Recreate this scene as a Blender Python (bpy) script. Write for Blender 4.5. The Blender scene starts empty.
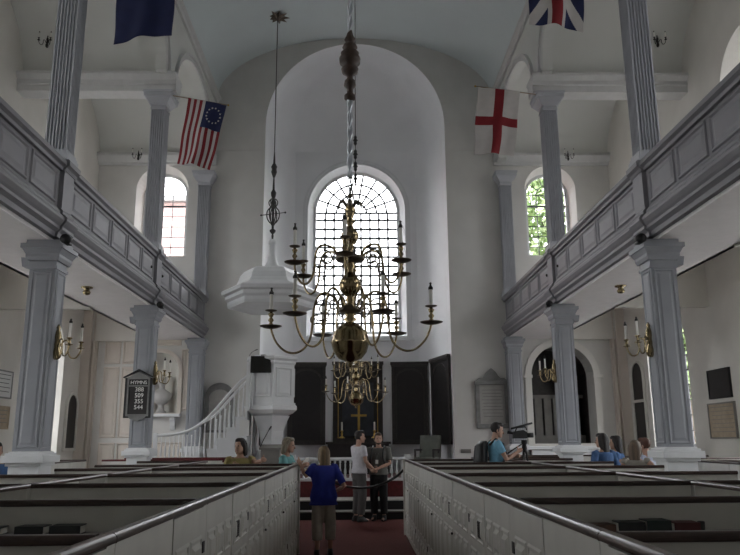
import bpy, bmesh, math, random
from mathutils import Vector, Matrix
from mathutils.geometry import tessellate_polygon
random.seed(7)
PI = math.pi
sc = bpy.context.scene
col = sc.collection

# ------------------------------------------------------------------ camera, sky, exposure
YAW, TH, ROLL, FPX, EYE = 0.0202, 0.221, -0.0068, 727.8, 1.6
R0 = Vector((math.cos(YAW), -math.sin(YAW), 0))
Fh = Vector((math.sin(YAW), math.cos(YAW), 0))
Fw = Fh * math.cos(TH) + Vector((0, 0, 1)) * math.sin(TH)
U0 = Vector((0, 0, 1)) * math.cos(TH) - Fh * math.sin(TH)
Rr = R0 * math.cos(ROLL) + U0 * math.sin(ROLL)
Ur = U0 * math.cos(ROLL) - R0 * math.sin(ROLL)
cam_d = bpy.data.cameras.new('camera')
cam = bpy.data.objects.new('camera', cam_d)
col.objects.link(cam)
cam_d.sensor_width = 36.0
cam_d.lens = FPX / 740.0 * 36.0
cam_d.clip_end = 400
mw = Matrix.Identity(4)
for i in range(3):
    mw[i][0], mw[i][1], mw[i][2], mw[i][3] = Rr[i], Ur[i], -Fw[i], (0, 0, EYE)[i]
cam.matrix_world = mw
sc.camera = cam

world = bpy.data.worlds.new('overcast_sky')
sc.world = world
world.use_nodes = True
bg = world.node_tree.nodes['Background']
# overcast sky: brightest overhead, a third as bright at the horizon
_nt = world.node_tree
_tc = _nt.nodes.new('ShaderNodeTexCoord'); _sx = _nt.nodes.new('ShaderNodeSeparateXYZ'); _mr = _nt.nodes.new('ShaderNodeMapRange')
_nt.links.new(_tc.outputs['Generated'], _sx.inputs[0]); _nt.links.new(_sx.outputs['Z'], _mr.inputs[0])
_mr.inputs[1].default_value = 0.0; _mr.inputs[2].default_value = 1.0; _mr.inputs[3].default_value = 2.2; _mr.inputs[4].default_value = 6.6
_nt.links.new(_mr.outputs[0], bg.inputs[1])
bg.inputs[0].default_value = (0.97, 0.98, 1.0, 1)
sc.view_settings.view_transform = 'Standard'
sc.view_settings.look = 'None'
sc.view_settings.gamma = 1.0
sc.view_settings.use_curve_mapping = False
sc.view_settings.exposure = 1.5
sc.cycles.use_denoising = True
sc.cycles.diffuse_bounces = 6
sc.cycles.glossy_bounces = 3
sc.cycles.transparent_max_bounces = 12
sc.cycles.max_bounces = 10
sc.cycles.sample_clamp_indirect = 6.0

def portal(name, loc, rot, sx, sy):
    l = bpy.data.lights.new(name, 'AREA')
    l.shape = 'RECTANGLE'; l.size = sx; l.size_y = sy
    l.cycles.is_portal = True
    o = bpy.data.objects.new(name, l); col.objects.link(o)
    o.location = loc; o.rotation_euler = rot
    return o

# ------------------------------------------------------------------ materials
MATS = {}
def mat(name, rgb, rough=0.6, metal=0.0, noise=0.0, scale=6.0, bump=0.0, spec=0.5, stretch=None, coat=0.0):
    if name in MATS: return MATS[name]
    m = bpy.data.materials.new(name); m.use_nodes = True
    nt = m.node_tree; b = nt.nodes['Principled BSDF']
    b.inputs['Base Color'].default_value = (*rgb, 1)
    b.inputs['Roughness'].default_value = rough
    b.inputs['Metallic'].default_value = metal
    b.inputs['Specular IOR Level'].default_value = spec
    if coat: b.inputs['Coat Weight'].default_value = coat
    if noise or bump:
        tc = nt.nodes.new('ShaderNodeTexCoord'); n = nt.nodes.new('ShaderNodeTexNoise')
        n.inputs['Scale'].default_value = scale; n.inputs['Detail'].default_value = 5
        src = tc.outputs['Object']
        if stretch:
            mp = nt.nodes.new('ShaderNodeMapping'); mp.inputs['Scale'].default_value = stretch
            nt.links.new(src, mp.inputs[0]); src = mp.outputs[0]
        nt.links.new(src, n.inputs['Vector'])
        if noise:
            r = nt.nodes.new('ShaderNodeValToRGB')
            r.color_ramp.elements[0].position = 0.3; r.color_ramp.elements[1].position = 0.7
            r.color_ramp.elements[0].color = (*[c * (1 - noise) for c in rgb], 1)
            r.color_ramp.elements[1].color = (*[min(1, c * (1 + noise)) for c in rgb], 1)
            nt.links.new(n.outputs['Fac'], r.inputs[0]); nt.links.new(r.outputs[0], b.inputs['Base Color'])
        if bump:
            bp = nt.nodes.new('ShaderNodeBump'); bp.inputs['Strength'].default_value = bump
            bp.inputs['Distance'].default_value = 0.01
            nt.links.new(n.outputs['Fac'], bp.inputs['Height']); nt.links.new(bp.outputs[0], b.inputs['Normal'])
    MATS[name] = m
    return m

M_WALL = mat('cream_plaster', (0.63, 0.61, 0.565), 0.85, noise=0.05, scale=1.5, bump=0.05)
M_WALLF = mat('warm_grey_plaster', (0.60, 0.59, 0.565), 0.85, noise=0.05, scale=1.5, bump=0.05)
M_VAULT = mat('blue_green_ceiling_plaster', (0.60, 0.655, 0.66), 0.8, noise=0.03, scale=1.0)
M_AVAULT = mat('aisle_vault_plaster', (0.62, 0.625, 0.595), 0.8, noise=0.03, scale=1.0)
M_APSE = mat('pale_blue_plaster', (0.82, 0.825, 0.84), 0.75, noise=0.03, scale=1.2)
M_SOFFIT = mat('soffit_paint', (0.86, 0.83, 0.83), 0.8, noise=0.03)
M_TRIM = mat('grey_cornice_paint', (0.55, 0.55, 0.54), 0.6, noise=0.04)
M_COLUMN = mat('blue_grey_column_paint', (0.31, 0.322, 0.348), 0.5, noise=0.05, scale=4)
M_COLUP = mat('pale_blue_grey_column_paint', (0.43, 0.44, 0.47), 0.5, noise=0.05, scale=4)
M_GALLERY = mat('lavender_grey_paint', (0.255, 0.25, 0.268), 0.5, noise=0.05, scale=4)
M_GALDARK = mat('gallery_moulding_paint', (0.23, 0.226, 0.242), 0.5, noise=0.05, scale=4)
M_WHITE = mat('white_paint', (0.72, 0.73, 0.74), 0.45, noise=0.03, scale=5)
M_CREAM = mat('cream_panel_paint', (0.62, 0.56, 0.50), 0.5, noise=0.03, scale=3)
M_PEW = mat('pew_white_paint', (0.63, 0.62, 0.575), 0.3, noise=0.06, scale=5)
M_CAP = mat('dark_mahogany_cap', (0.045, 0.027, 0.022), 0.28, noise=0.3, scale=14, stretch=(1, 12, 12))
M_CAPR = mat('red_mahogany', (0.10, 0.012, 0.014), 0.35, noise=0.3, scale=14)
M_FLOOR = mat('dark_floor_boards', (0.05, 0.036, 0.030), 0.8, noise=0.25, scale=3, spec=0.15)
M_CARPET = mat('red_carpet', (0.095, 0.030, 0.027), 0.95, noise=0.18, scale=40, bump=0.2, spec=0.1)
M_BRASS = mat('aged_brass', (0.36, 0.285, 0.165), 0.17, 1.0, noise=0.25, scale=10)
M_BRASSD = mat('dark_brass', (0.15, 0.125, 0.10), 0.35, 1.0, noise=0.3, scale=12)
M_IRON = mat('dark_iron', (0.035, 0.033, 0.032), 0.45, 0.6, noise=0.2)
M_BLACK = mat('matt_black', (0.012, 0.012, 0.013), 0.5)
M_BLACKP = mat('black_tablet_paint', (0.016, 0.014, 0.014), 0.45, noise=0.2)
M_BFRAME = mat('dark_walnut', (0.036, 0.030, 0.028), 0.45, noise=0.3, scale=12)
M_CANDLE = mat('candle_wax', (0.80, 0.78, 0.72), 0.5)
M_STONE = mat('grey_marble', (0.20, 0.20, 0.195), 0.5, noise=0.2, scale=8)
M_STONEL = mat('pale_marble', (0.38, 0.37, 0.35), 0.45, noise=0.1, scale=6)
M_TAN = mat('tan_parchment', (0.36, 0.29, 0.21), 0.7, noise=0.12, scale=10)
M_GOLD = mat('gilding', (0.55, 0.36, 0.10), 0.35, 1.0, noise=0.15)
M_SILVER = mat('silvered_iron', (0.50, 0.52, 0.55), 0.35, 0.9)
M_WOODF = mat('turned_wood', (0.055, 0.032, 0.022), 0.5, noise=0.25, scale=14)
M_LEAD = mat('window_lead', (0.13, 0.13, 0.14), 0.5)
M_WHITET = mat('white_letters', (0.88, 0.88, 0.85), 0.6)
M_GREYWOOD = mat('grey_painted_wood', (0.20, 0.19, 0.175), 0.6, noise=0.1)
M_GRASS = mat('pavement', (0.24, 0.235, 0.23), 0.9, noise=0.2, scale=2)

def glass_mat(name, tint, fac, trans=(0.96, 0.97, 0.98)):
    m = bpy.data.materials.new(name); m.use_nodes = True
    nt = m.node_tree; nt.nodes.clear()
    out = nt.nodes.new('ShaderNodeOutputMaterial'); mx = nt.nodes.new('ShaderNodeMixShader')
    tr = nt.nodes.new('ShaderNodeBsdfTransparent'); gl = nt.nodes.new('ShaderNodeBsdfGlossy')
    tr.inputs[0].default_value = (*trans, 1); gl.inputs[0].default_value = (*tint, 1); gl.inputs[1].default_value = 0.05
    mx.inputs[0].default_value = fac
    nt.links.new(tr.outputs[0], mx.inputs[1]); nt.links.new(gl.outputs[0], mx.inputs[2]); nt.links.new(mx.outputs[0], out.inputs[0])
    return m
M_GLASS = glass_mat('old_window_glass', (0.9, 0.95, 1), 0.06)

def brick_mat():
    m = bpy.data.materials.new('red_brick'); m.use_nodes = True
    nt = m.node_tree; b = nt.nodes['Principled BSDF']
    tc = nt.nodes.new('ShaderNodeTexCoord'); mp = nt.nodes.new('ShaderNodeMapping'); br = nt.nodes.new('ShaderNodeTexBrick')
    mp.inputs['Rotation'].default_value = (PI / 2, 0, 0)
    nt.links.new(tc.outputs['Object'], mp.inputs[0]); nt.links.new(mp.outputs[0], br.inputs[0])
    br.inputs['Color1'].default_value = (0.46, 0.32, 0.30, 1); br.inputs['Color2'].default_value = (0.40, 0.26, 0.24, 1)
    br.inputs['Mortar'].default_value = (0.5, 0.47, 0.45, 1); br.inputs['Scale'].default_value = 3.0
    nt.links.new(br.outputs[0], b.inputs['Base Color']); b.inputs['Roughness'].default_value = 0.9
    return m
M_BRICK = brick_mat()

# ------------------------------------------------------------------ mesh helpers
class MB:
    def __init__(s): s.v = []; s.f = []; s.m = []; s.s = []
    def add(s, V, F, mi=0, sm=False):
        n = len(s.v); s.v += [tuple(p) for p in V]
        for k, f in enumerate(F):
            s.f.append([i + n for i in f]); s.m.append(mi[k] if isinstance(mi, list) else mi); s.s.append(sm)
        return s
    def box(s, x0, y0, z0, x1, y1, z1, mi=0):
        x0, x1 = sorted((x0, x1)); y0, y1 = sorted((y0, y1)); z0, z1 = sorted((z0, z1))
        V = [(x0, y0, z0), (x1, y0, z0), (x1, y1, z0), (x0, y1, z0), (x0, y0, z1), (x1, y0, z1), (x1, y1, z1), (x0, y1, z1)]
        return s.add(V, [[0, 3, 2, 1], [4, 5, 6, 7], [0, 1, 5, 4], [1, 2, 6, 5], [2, 3, 7, 6], [3, 0, 4, 7]], mi)
    def frustum(s, c0, w0, d0, z0, w1, d1, z1, mi=0):
        x, y = c0
        V = [(x + sx * w / 2, y + sy * d / 2, z) for (w, d, z) in ((w0, d0, z0), (w1, d1, z1)) for sx, sy in ((-1, -1), (1, -1), (1, 1), (-1, 1))]
        return s.add(V, [[3, 2, 1, 0], [4, 5, 6, 7], [0, 1, 5, 4], [1, 2, 6, 5], [2, 3, 7, 6], [3, 0, 4, 7]], mi)
    def prism(s, poly, axis, a0, a1, mi=0, sm=False):
        n = len(poly)
        def P(p, a):
            if axis == 'x': return (a, p[0], p[1])
            if axis == 'y': return (p[0], a, p[1])
            return (p[0], p[1], a)
        V = [P(p, a0) for p in poly] + [P(p, a1) for p in poly]
        F = [[i, (i + 1) % n, n + (i + 1) % n, n + i] for i in range(n)]
        s.add(V, F, mi, sm)
        return s.add(V, [list(range(n))[::-1], [n + i for i in range(n)]], mi)
    def lathe(s, prof, c=(0, 0, 0), seg=16, ang=0.0, mi=0, sm=True, cap=True):
        V = []; F = []
        for (r, z) in prof:
            for k in range(seg):
                a = ang + 2 * PI * k / seg
                V.append((c[0] + r * math.cos(a), c[1] + r * math.sin(a), c[2] + z))
        for i in range(len(prof) - 1):
            for k in range(seg):
                k2 = (k + 1) % seg
                F.append([i * seg + k, i * seg + k2, (i + 1) * seg + k2, (i + 1) * seg + k])
        s.add(V, F, mi, sm)
        if cap:
            s.add(V[:seg], [list(range(seg))[::-1]], mi); s.add(V[-seg:], [list(range(seg))], mi)
        return s
    def loft(s, rings, seg=14, mi=0, sm=True):
        # rings: (center, rx, ry, yaw)
        V = []; F = []
        for (c, rx, ry, yw) in rings:
            for k in range(seg):
                a = 2 * PI * k / seg; x = rx * math.cos(a); y = ry * math.sin(a)
                V.append((c[0] + x * math.cos(yw) - y * math.sin(yw), c[1] + x * math.sin(yw) + y * math.cos(yw), c[2]))
        for i in range(len(rings) - 1):
            for k in range(seg):
                k2 = (k + 1) % seg
                F.append([i * seg + k, i * seg + k2, (i + 1) * seg + k2, (i + 1) * seg + k])
        F += [list(range(seg))[::-1], [(len(rings) - 1) * seg + k for k in range(seg)]]
        return s.add(V, F, mi, sm)
    def tube(s, pts, r, seg=8, mi=0, sm=True, round_ends=False):
        pts = [Vector(p) for p in pts]; n = len(pts)
        rr = [r] * n if not isinstance(r, (list, tuple)) else list(r)
        if round_ends:
            d0 = (pts[0] - pts[1]).normalized(); d1 = (pts[-1] - pts[-2]).normalized(); P = []; Q = []
            for a in (90, 60, 30):
                P.append(pts[0] + d0 * rr[0] * math.sin(math.radians(a))); Q.append(max(rr[0] * math.cos(math.radians(a)), 1e-4))
            P += pts; Q += rr
            for a in (30, 60, 90):
                P.append(pts[-1] + d1 * rr[-1] * math.sin(math.radians(a))); Q.append(max(rr[-1] * math.cos(math.radians(a)), 1e-4))
            pts, rr, n = P, Q, len(P)
        t0 = (pts[1] - pts[0]).normalized()
        up = Vector((0, 0, 1)) if abs(t0.z) < 0.9 else Vector((1, 0, 0))
        nrm = t0.cross(up).normalized(); V = []; F = []
        for i in range(n):
            t = (pts[min(i + 1, n - 1)] - pts[max(i - 1, 0)])
            t = t.normalized() if t.length > 1e-9 else t0
            nrm = nrm - t * nrm.dot(t)
            nrm = nrm.normalized() if nrm.length > 1e-6 else t.orthogonal().normalized()
            bn = t.cross(nrm)
            for k in range(seg):
                a = 2 * PI * k / seg
                V.append(pts[i] + (nrm * math.cos(a) + bn * math.sin(a)) * rr[i])
        for i in range(n - 1):
            for k in range(seg):
                k2 = (k + 1) % seg
                F.append([i * seg + k, i * seg + k2, (i + 1) * seg + k2, (i + 1) * seg + k])
        F += [list(range(seg))[::-1], [(n - 1) * seg + k for k in range(seg)]]
        return s.add(V, F, mi, sm)
    def ball(s, c, r, seg=14, rings=8, mi=0):
        rx, ry, rz = (r, r, r) if not isinstance(r, (tuple, list)) else r
        R = []
        for i in range(rings + 1):
            a = -PI / 2 + PI * i / rings
            q = max(math.cos(a), 0.01)
            R.append(((c[0], c[1], c[2] + rz * math.sin(a)), rx * q, ry * q, 0))
        return s.loft(R, seg, mi)
    def grid(s, fn, nu, nv, mi=None, sm=True):
        V = [fn(i / nu, j / nv) for j in range(nv + 1) for i in range(nu + 1)]
        F = []; ms = []
        for j in range(nv):
            for i in range(nu):
                a = j * (nu + 1) + i
                F.append([a, a + 1, a + nu + 2, a + nu + 1]); ms.append(mi((i + .5) / nu, (j + .5) / nv) if mi else 0)
        return s.add(V, F, ms, sm)
    def build(s, name, mats, parent=None, bevel=0.0, recalc=True, loc=None):
        me = bpy.data.meshes.new(name)
        me.from_pydata(s.v, [], s.f)
        for m in (mats if isinstance(mats, (list, tuple)) else [mats]): me.materials.append(m)
        me.polygons.foreach_set('material_index', s.m)
        me.polygons.foreach_set('use_smooth', s.s)
        if recalc:
            bm = bmesh.new(); bm.from_mesh(me); bmesh.ops.recalc_face_normals(bm, faces=bm.faces); bm.to_mesh(me); bm.free()
        me.update()
        o = bpy.data.objects.new(name, me); col.objects.link(o)
        if parent: o.parent = parent
        if loc: o.location = loc
        if bevel:
            b = o.modifiers.new('bevel', 'BEVEL'); b.width = bevel; b.segments = 2; b.limit_method = 'ANGLE'
        return o

def struct(o): o['kind'] = 'structure'; return o
def tag(o, label, cat, group=None):
    o['label'] = label; o['category'] = cat
    if group: o['group'] = group
    return o
def thing(name, label, cat, loc=(0, 0, 0), rz=0.0, group=None):
    o = bpy.data.objects.new(name, None); o.empty_display_size = 0.1; col.objects.link(o)
    o.location = loc; o.rotation_euler = (0, 0, rz)
    return tag(o, label, cat, group)
def dup(root, loc, rz, label):
    r = root.copy(); col.objects.link(r); r.location = loc; r.rotation_euler = (0, 0, rz); r['label'] = label
    for ch in list(root.children):
        c = ch.copy(); col.objects.link(c); c.parent = r
        for g in list(ch.children):
            d = g.copy(); col.objects.link(d); d.parent = c
    return r
def text_mesh(name, s, size, m, parent, loc, rot, align='CENTER', ext=0.002):
    cu = bpy.data.curves.new(name, 'FONT'); cu.body = s; cu.size = size; cu.align_x = align; cu.align_y = 'CENTER'; cu.extrude = ext
    t = bpy.data.objects.new(name, cu); col.objects.link(t)
    dg = bpy.context.evaluated_depsgraph_get()
    me = bpy.data.meshes.new_from_object(t.evaluated_get(dg)); me.name = name
    bpy.data.objects.remove(t)
    me.materials.clear(); me.materials.append(m)
    o = bpy.data.objects.new(name, me); col.objects.link(o); o.parent = parent; o.location = loc; o.rotation_euler = rot
    return o

def arch_loop(c, half, zb, zs, rise=None, n=20):
    """closed loop (u,z): jambs to zs then an arch"""
    rise = half if rise is None else rise
    L = [(c - half, zb), (c + half, zb)]
    for k in range(n + 1):
        a = PI * k / n
        L.append((c + half * math.cos(a), zs + rise * math.sin(a)))
    return L
def wall_holes(mb, outer, holes, fmap, t, mi=0):
    """outer loop (u,z); holes: list of (front_loop, back_loop); fmap(u,z,d) -> xyz; d=0 inner face, d=t outer face"""
    for d, idx in ((0, 0), (t, 1)):
        loops = [outer] + [h[idx] for h in holes]
        flat = [p for L in loops for p in L]
        tris = tessellate_polygon([[Vector((p[0], p[1], 0)) for p in L] for L in loops])
        mb.add([fmap(p[0], p[1], d) for p in flat], [list(q) for q in tris], mi)
    for fr, bk in [(outer, outer)] + holes:
        n = len(fr)
        mb.add([fmap(*p, 0) for p in fr] + [fmap(*p, t) for p in bk], [[i, (i + 1) % n, n + (i + 1) % n, n + i] for i in range(n)], mi)
    return mb
def ring(mb, l0, l1, fmap, d0, d1, mi=0):
    """solid band between loops l0 (inner) and l1 (outer) from depth d0 to d1"""
    n = len(l0)
    V = [fmap(*p, d0) for p in l0] + [fmap(*p, d0) for p in l1] + [fmap(*p, d1) for p in l0] + [fmap(*p, d1) for p in l1]
    F = []
    for i in range(n):
        j = (i + 1) % n
        F += [[i, j, n + j, n + i], [2 * n + i, 2 * n + j, 3 * n + j, 3 * n + i], [i, j, 2 * n + j, 2 * n + i], [n + i, n + j, 3 * n + j, 3 * n + i]]
    mb.add(V, F, mi)

# ------------------------------------------------------------------ room shell
W, D3, YB, ZT = 7.15, 19.3, -3.0, 14.2
XC = 4.155
COLY = [4.85, 9.66, 14.45]
ZV, ZCR, XV = 11.17, 13.13, 3.96

struct(MB().box(-7.7, YB - .4, -0.3, 7.7, 22.6, 0.0).build('floor', M_FLOOR))
g = MB().grid(lambda u, v: (-70 + 140 * u, -60 + 140 * v, -0.5 + 0.25 * math.sin(9 * u) * math.sin(7 * v)), 40, 40)
struct(g.build('ground', M_GRASS, recalc=False))

# side walls with arched windows
WINY = [2.5, 7.2, 12.05, 16.85]
LO = {-1: .06, 1: -.20}
def side_wall(sgn, name):
    holes = []
    for y in WINY:
        holes.append((arch_loop(y, 0.95, 6.3, 8.15), arch_loop(y, 0.72, 6.5, 8.15)))
        if y > 3: holes.append((arch_loop(y + LO[sgn], 1.08, 1.30, 3.58), arch_loop(y + LO[sgn], 0.86, 1.45, 3.58)))
    outer = [(YB - .4, 0), (22.6, 0), (22.6, ZT), (YB - .4, ZT)]
    mb = MB(); wall_holes(mb, outer, holes, lambda u, z, d: (sgn * (W + d), u, z), 0.55)
    return struct(mb.build(name, M_WALL))
side_wall(-1, 'wall_left'); side_wall(1, 'wall_right')

# far wall
FT = 0.6
FWL, FWR = -5.36, 5.46
far_holes = []
ap = [(p[0], p[1]) for p in arch_loop(0, 2.55, 0.0, 10.4, n=40)]
for cx in (FWL, FWR):
    far_holes.append((arch_loop(cx, 0.72, 6.55, 8.45), arch_loop(cx, 0.60, 6.62, 8.45)))
far_holes.append((arch_loop(5.47, 0.83, 1.5, 3.24), arch_loop(5.47, 0.83, 1.5, 3.24)))
far_holes.append((arch_loop(-5.15, 0.50, 2.34, 3.42), arch_loop(-5.15, 0.50, 2.34, 3.42)))
outer = [(-7.2, 0)] + [(-2.55, 0)] + [(p[0], p[1]) for p in ap[2:]][::-1] + [(2.55, 0), (7.2, 0), (7.2, ZT), (-7.2, ZT)]
mb = MB(); wall_holes(mb, outer, far_holes, lambda u, z, d: (u, D3 + d, z), FT)
struct(mb.build('wall_front', M_WALLF))
struct(MB().box(-7.2, YB - .4, 0, 7.2, YB, ZT).build('wall_back', M_WALLF))

# apse : splayed sides, flat back with window, half dome above
AY0, AYB, AS, AR = D3 + FT - 0.02, 21.3, 10.4, 2.55
plan = [(2.55, AY0), (2.50, 20.15), (2.40, 20.5), (2.29, 20.85), (2.18, 21.08), (2.03, 21.23), (1.85, AYB)]
planf = plan + [(-x, y) for x, y in plan[::-1]]
mb = MB()
for half in (plan, [(-x, y) for x, y in plan]):
    n = len(half)
    mb.add([(x, y, 0) for x, y in half] + [(x, y, AS) for x, y in half], [[i, i + 1, n + i + 1, n + i] for i in range(n - 1)], 0, True)
n = len(planf); K = 16; V = []; F = []
for k in range(K + 1):
    a = PI / 2 * k / K
    for x, y in planf:
        V.append((x * math.cos(a), AY0 + (y - AY0) * math.cos(a) ** 0.8, AS + AR * math.sin(a)))
for k in range(K):
    for i in range(n - 1):
        F.append([k * n + i, k * n + i + 1, (k + 1) * n + i + 1, (k + 1) * n + i])
mb.add(V, F, 0, True)
aw_f, aw_b = arch_loop(0.03, 1.50, 4.62, 8.48, n=32), arch_loop(0.03, 1.30, 4.76, 8.53, n=32)
wall_holes(mb, [(-1.85, 0), (1.85, 0), (1.85, AS), (-1.85, AS)], [(aw_f, aw_b)], lambda u, z, d: (u, AYB + d, z), 0.45)
struct(mb.build('wall_apse', M_APSE, recalc=False))
lp = [(2.545, 0)] + [(2.545 * math.cos(PI * q / 40), 10.4 + 2.545 * math.sin(PI * q / 40)) for q in range(41)] + [(-2.545, 0)]
n = len(lp)
struct(MB().add([(x, D3 + .002, z) for x, z in lp] + [(x, AY0 + .03, z) for x, z in lp], [[i, i + 1, n + i + 1, n + i] for i in range(n - 1)], 0, True).build('wall_apse_lining', M_APSE, recalc=False))
# outer shell keeping daylight out of the gaps round the apse
mb = MB()
mb.box(-2.95, 19.9, 0, -2.75, 21.75, ZT); mb.box(2.75, 19.9, 0, 2.95, 21.75, ZT)
wall_holes(mb, [(-2.95, 0), (2.95, 0), (2.95, ZT), (-2.95, ZT)], [(arch_loop(.03, 1.36, 4.7, 8.53), arch_loop(.03, 1.36, 4.7, 8.53))], lambda u, z, d: (u, 21.75 + d, z), 0.12)
mb.box(-2.95, 19.9, ZT, 2.95, 21.87, ZT + .2)
struct(mb.build('wall_apse_outer', M_BRICK))

# nave vault, aisle vaults, and an unseen roof slab added to stop daylight leaking in
mb = MB()
def nav(u, v):
    a = PI * u
    return (-XV * math.cos(a), YB + (D3 - YB) * v, ZV + (ZCR - ZV) * math.sin(a))
mb.grid(nav, 48, 24)
struct(mb.build('ceiling', M_VAULT, recalc=False))
struct(MB().box(-7.8, YB - .4, ZT, 7.6, 20.0, ZT + .2).build('ceiling_light_stop', M_AVAULT))
BAYS = [(YB, 0.05), (0.05, COLY[0]), (COLY[0], COLY[1]), (COLY[1], COLY[2]), (COLY[2], D3)]
ZSP = 9.25
for sgn, nm in ((-1, 'ceiling_aisle_left'), (1, 'ceiling_aisle_right')):
    mb = MB()
    for (a, b) in BAYS:
        def av(u, v, a=a, b=b):
            t = PI * u
            return (sgn * (4.15 + (W - 4.15) * v), (a + b) / 2 - (b - a) / 2 * math.cos(t), ZSP + 1.72 * math.sin(t))
        mb.grid(av, 28, 4)
    struct(mb.build(nm, M_AVAULT, recalc=False))
# spandrel walls over the columns (arches open into the aisle vaults)
k = 0
for sgn, nm in ((-1, 'wall_arcade_left'), (1, 'wall_arcade_right')):
    mb = MB()
    for (a, b) in BAYS:
        c, h = (a + b) / 2, (b - a) / 2
        ar = [(c + (h - .40) * math.cos(PI * q / 28), ZSP + 1.42 * math.sin(PI * q / 28)) for q in range(29)]
        poly = [(a, ZSP - .05), (a, ZV + .3), (b, ZV + .3), (b, ZSP - .05)] + ar
        tris = tessellate_polygon([[Vector((p[0], p[1], 0)) for p in poly]])
        for x in (3.98, 4.2):
            mb.add([(sgn * x, p[0], p[1]) for p in poly], [list(t) for t in tris])
        n = len(poly)
        mb.add([(sgn * 3.98, *p) for p in poly] + [(sgn * 4.2, *p) for p in poly], [[i, (i + 1) % n, n + (i + 1) % n, n + i] for i in range(n)])
    struct(mb.build(nm, M_AVAULT))
    # archivolts round the arches, and the spring cornice of the vault
    mb = MB()
    for (a, b) in BAYS:
        c, h = (a + b) / 2, (b - a) / 2
        for (r0, r1, x) in ((-.40, -.26, 3.94), (-.30, -.24, 3.91)):
            l0 = [(c + (h + r0) * math.cos(PI * q / 28), ZSP + (1.82 + r0) * math.sin(PI * q / 28)) for q in range(29)]
            l1 = [(c + (h + r1) * math.cos(PI * q / 28), ZSP + (1.82 + r1) * math.sin(PI * q / 28)) for q in range(29)]
            V = [(sgn * x, *p) for p in l0] + [(sgn * x, *p) for p in l1] + [(sgn * 3.99, *p) for p in l0] + [(sgn * 3.99, *p) for p in l1]
            F = []
            for i in range(28):
                F += [[i, i + 1, 29 + i + 1, 29 + i], [i, i + 1, 58 + i + 1, 58 + i], [29 + i, 30 + i, 88 + i, 87 + i]]
            mb.add(V, F)
    mb.prism([(sgn * 4.0, ZV - .12), (sgn * 3.92, ZV - .12), (sgn * 3.90, ZV - .04), (sgn * 3.84, ZV), (sgn * 3.84, ZV + .05), (sgn * 4.0, ZV + .05)], 'y', YB, D3)
    k += 1
    struct(mb.build('trim_%d' % k, M_TRIM))
# transverse entablature beams over the upper columns and on the far wall
def beam_prof(y0, y1, zb, zt):
    yc, h = (y0 + y1) / 2, (y1 - y0) / 2
    q = [(h * .62, zb), (h * .62, zb + (zt - zb) * .35), (h * .72, zb + (zt - zb) * .4), (h * .72, zb + (zt - zb) * .62), (h, zb + (zt - zb) * .85), (h, zt)]
    return [(yc - a, z) for a, z in q] + [(yc + a, z) for a, z in q[::-1]]
for sgn in (-1, 1):
    for y in COLY:
        mb = MB(); mb.prism(beam_prof(y - .30, y + .30, 8.87, 9.27), 'x', sgn * 3.80, sgn * W)
        k += 1; struct(mb.build('trim_%d' % k, M_TRIM))
    mb = MB(); mb.prism([(D3, 9.16), (D3 - .10, 9.16), (D3 - .12, 9.22), (D3 - .16, 9.24), (D3 - .26, 9.38), (D3 - .26, 9.46), (D3, 9.46)], 'x', sgn * 3.9, sgn * W)
    k += 1; struct(mb.build('trim_%d' % k, M_TRIM))

# impost string on the far wall beside the chancel arch
for sgn in (-1, 1):
    k += 1
    struct(MB().box(sgn * 2.57, D3 - .012, 9.62, sgn * 3.95, D3, 9.66).build('trim_%d' % k, M_WALLF))

# corner pipes / casings at the far corners
for sgn in (-1, 1):
    mb = MB()
    mb.box(sgn * 6.92, D3 - .26, 0, sgn * 7.15, D3, 5.2); mb.box(sgn * 6.80, D3 - .08, 0, sgn * 6.92, D3, 5.2)
    mb.tube([(sgn * 6.86, D3 - .14, 0), (sgn * 6.86, D3 - .14, 5.2)], .045, 10)
    k += 1; struct(mb.build('trim_%d' % k, M_CREAM))
# cream panelling on the far wall under the galleries
def raised_panel(mb, fmap, u0, u1, z0, z1, b=0.05, h=0.02, d=0.0, flush=False):
    """bolection frame + raised field; h towards the room (negative d)"""
    o = [(u0, z0), (u1, z0), (u1, z1), (u0, z1)]
    def inset(e): return [(u0 + e, z0 + e), (u1 - e, z0 + e), (u1 - e, z1 - e), (u0 + e, z1 - e)]
    if flush: L = [(o, d - .0005), (inset(b * .3), d - h * .5), (inset(b * .5), d - h * .5), (inset(b * .6), d - .0005), (inset(b * .9), d - .0005), (inset(b * 1.6), d - h)]
    else: L = [(o, d), (inset(b * .25), d - h), (inset(b * .6), d - h), (inset(b), d - h * .1), (inset(b * 1.6), d - h * .1), (inset(b * 2.4), d - h * .6)]
    V = [fmap(p[0], p[1], dd) for lp, dd in L for p in lp]; F = []
    for i in range(len(L) - 1):
        for j in range(4):
            F.append([4 * i + j, 4 * i + (j + 1) % 4, 4 * i + 4 + (j + 1) % 4, 4 * i + 4 + j])
    F.append([4 * (len(L) - 1) + j for j in range(4)])
    mb.add(V, F)
fmF = lambda u, z, d: (u, D3 + d, z)
mb = MB()
for (u0, u1) in ((-6.62, -6.2), (-6.15, -5.72)):
    for (z0, z1) in ((1.72, 3.55), (3.62, 4.9), (0.1, 1.6)): raised_panel(mb, fmF, u0, u1, z0, z1, .05, .03)
for (u0, u1, z0, z1) in ((-5.62, -4.62, 4.1, 4.9), (-4.6, -4.4, 2.4, 4.0), (-5.6, -4.5, .1, 1.6)): raised_panel(mb, fmF, u0, u1, z0, z1, .04, .03)
k += 1; struct(mb.build('trim_%d' % k, M_CREAM))
mb = MB()
for (u0, u1, z0, z1) in ((4.55, 6.45, .1, 1.2), (4.5, 6.4, 4.4, 4.95)): raised_panel(mb, fmF, u0, u1, z0, z1, .04, .03)
k += 1; struct(mb.build('trim_%d' % k, M_WALLF))

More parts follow.
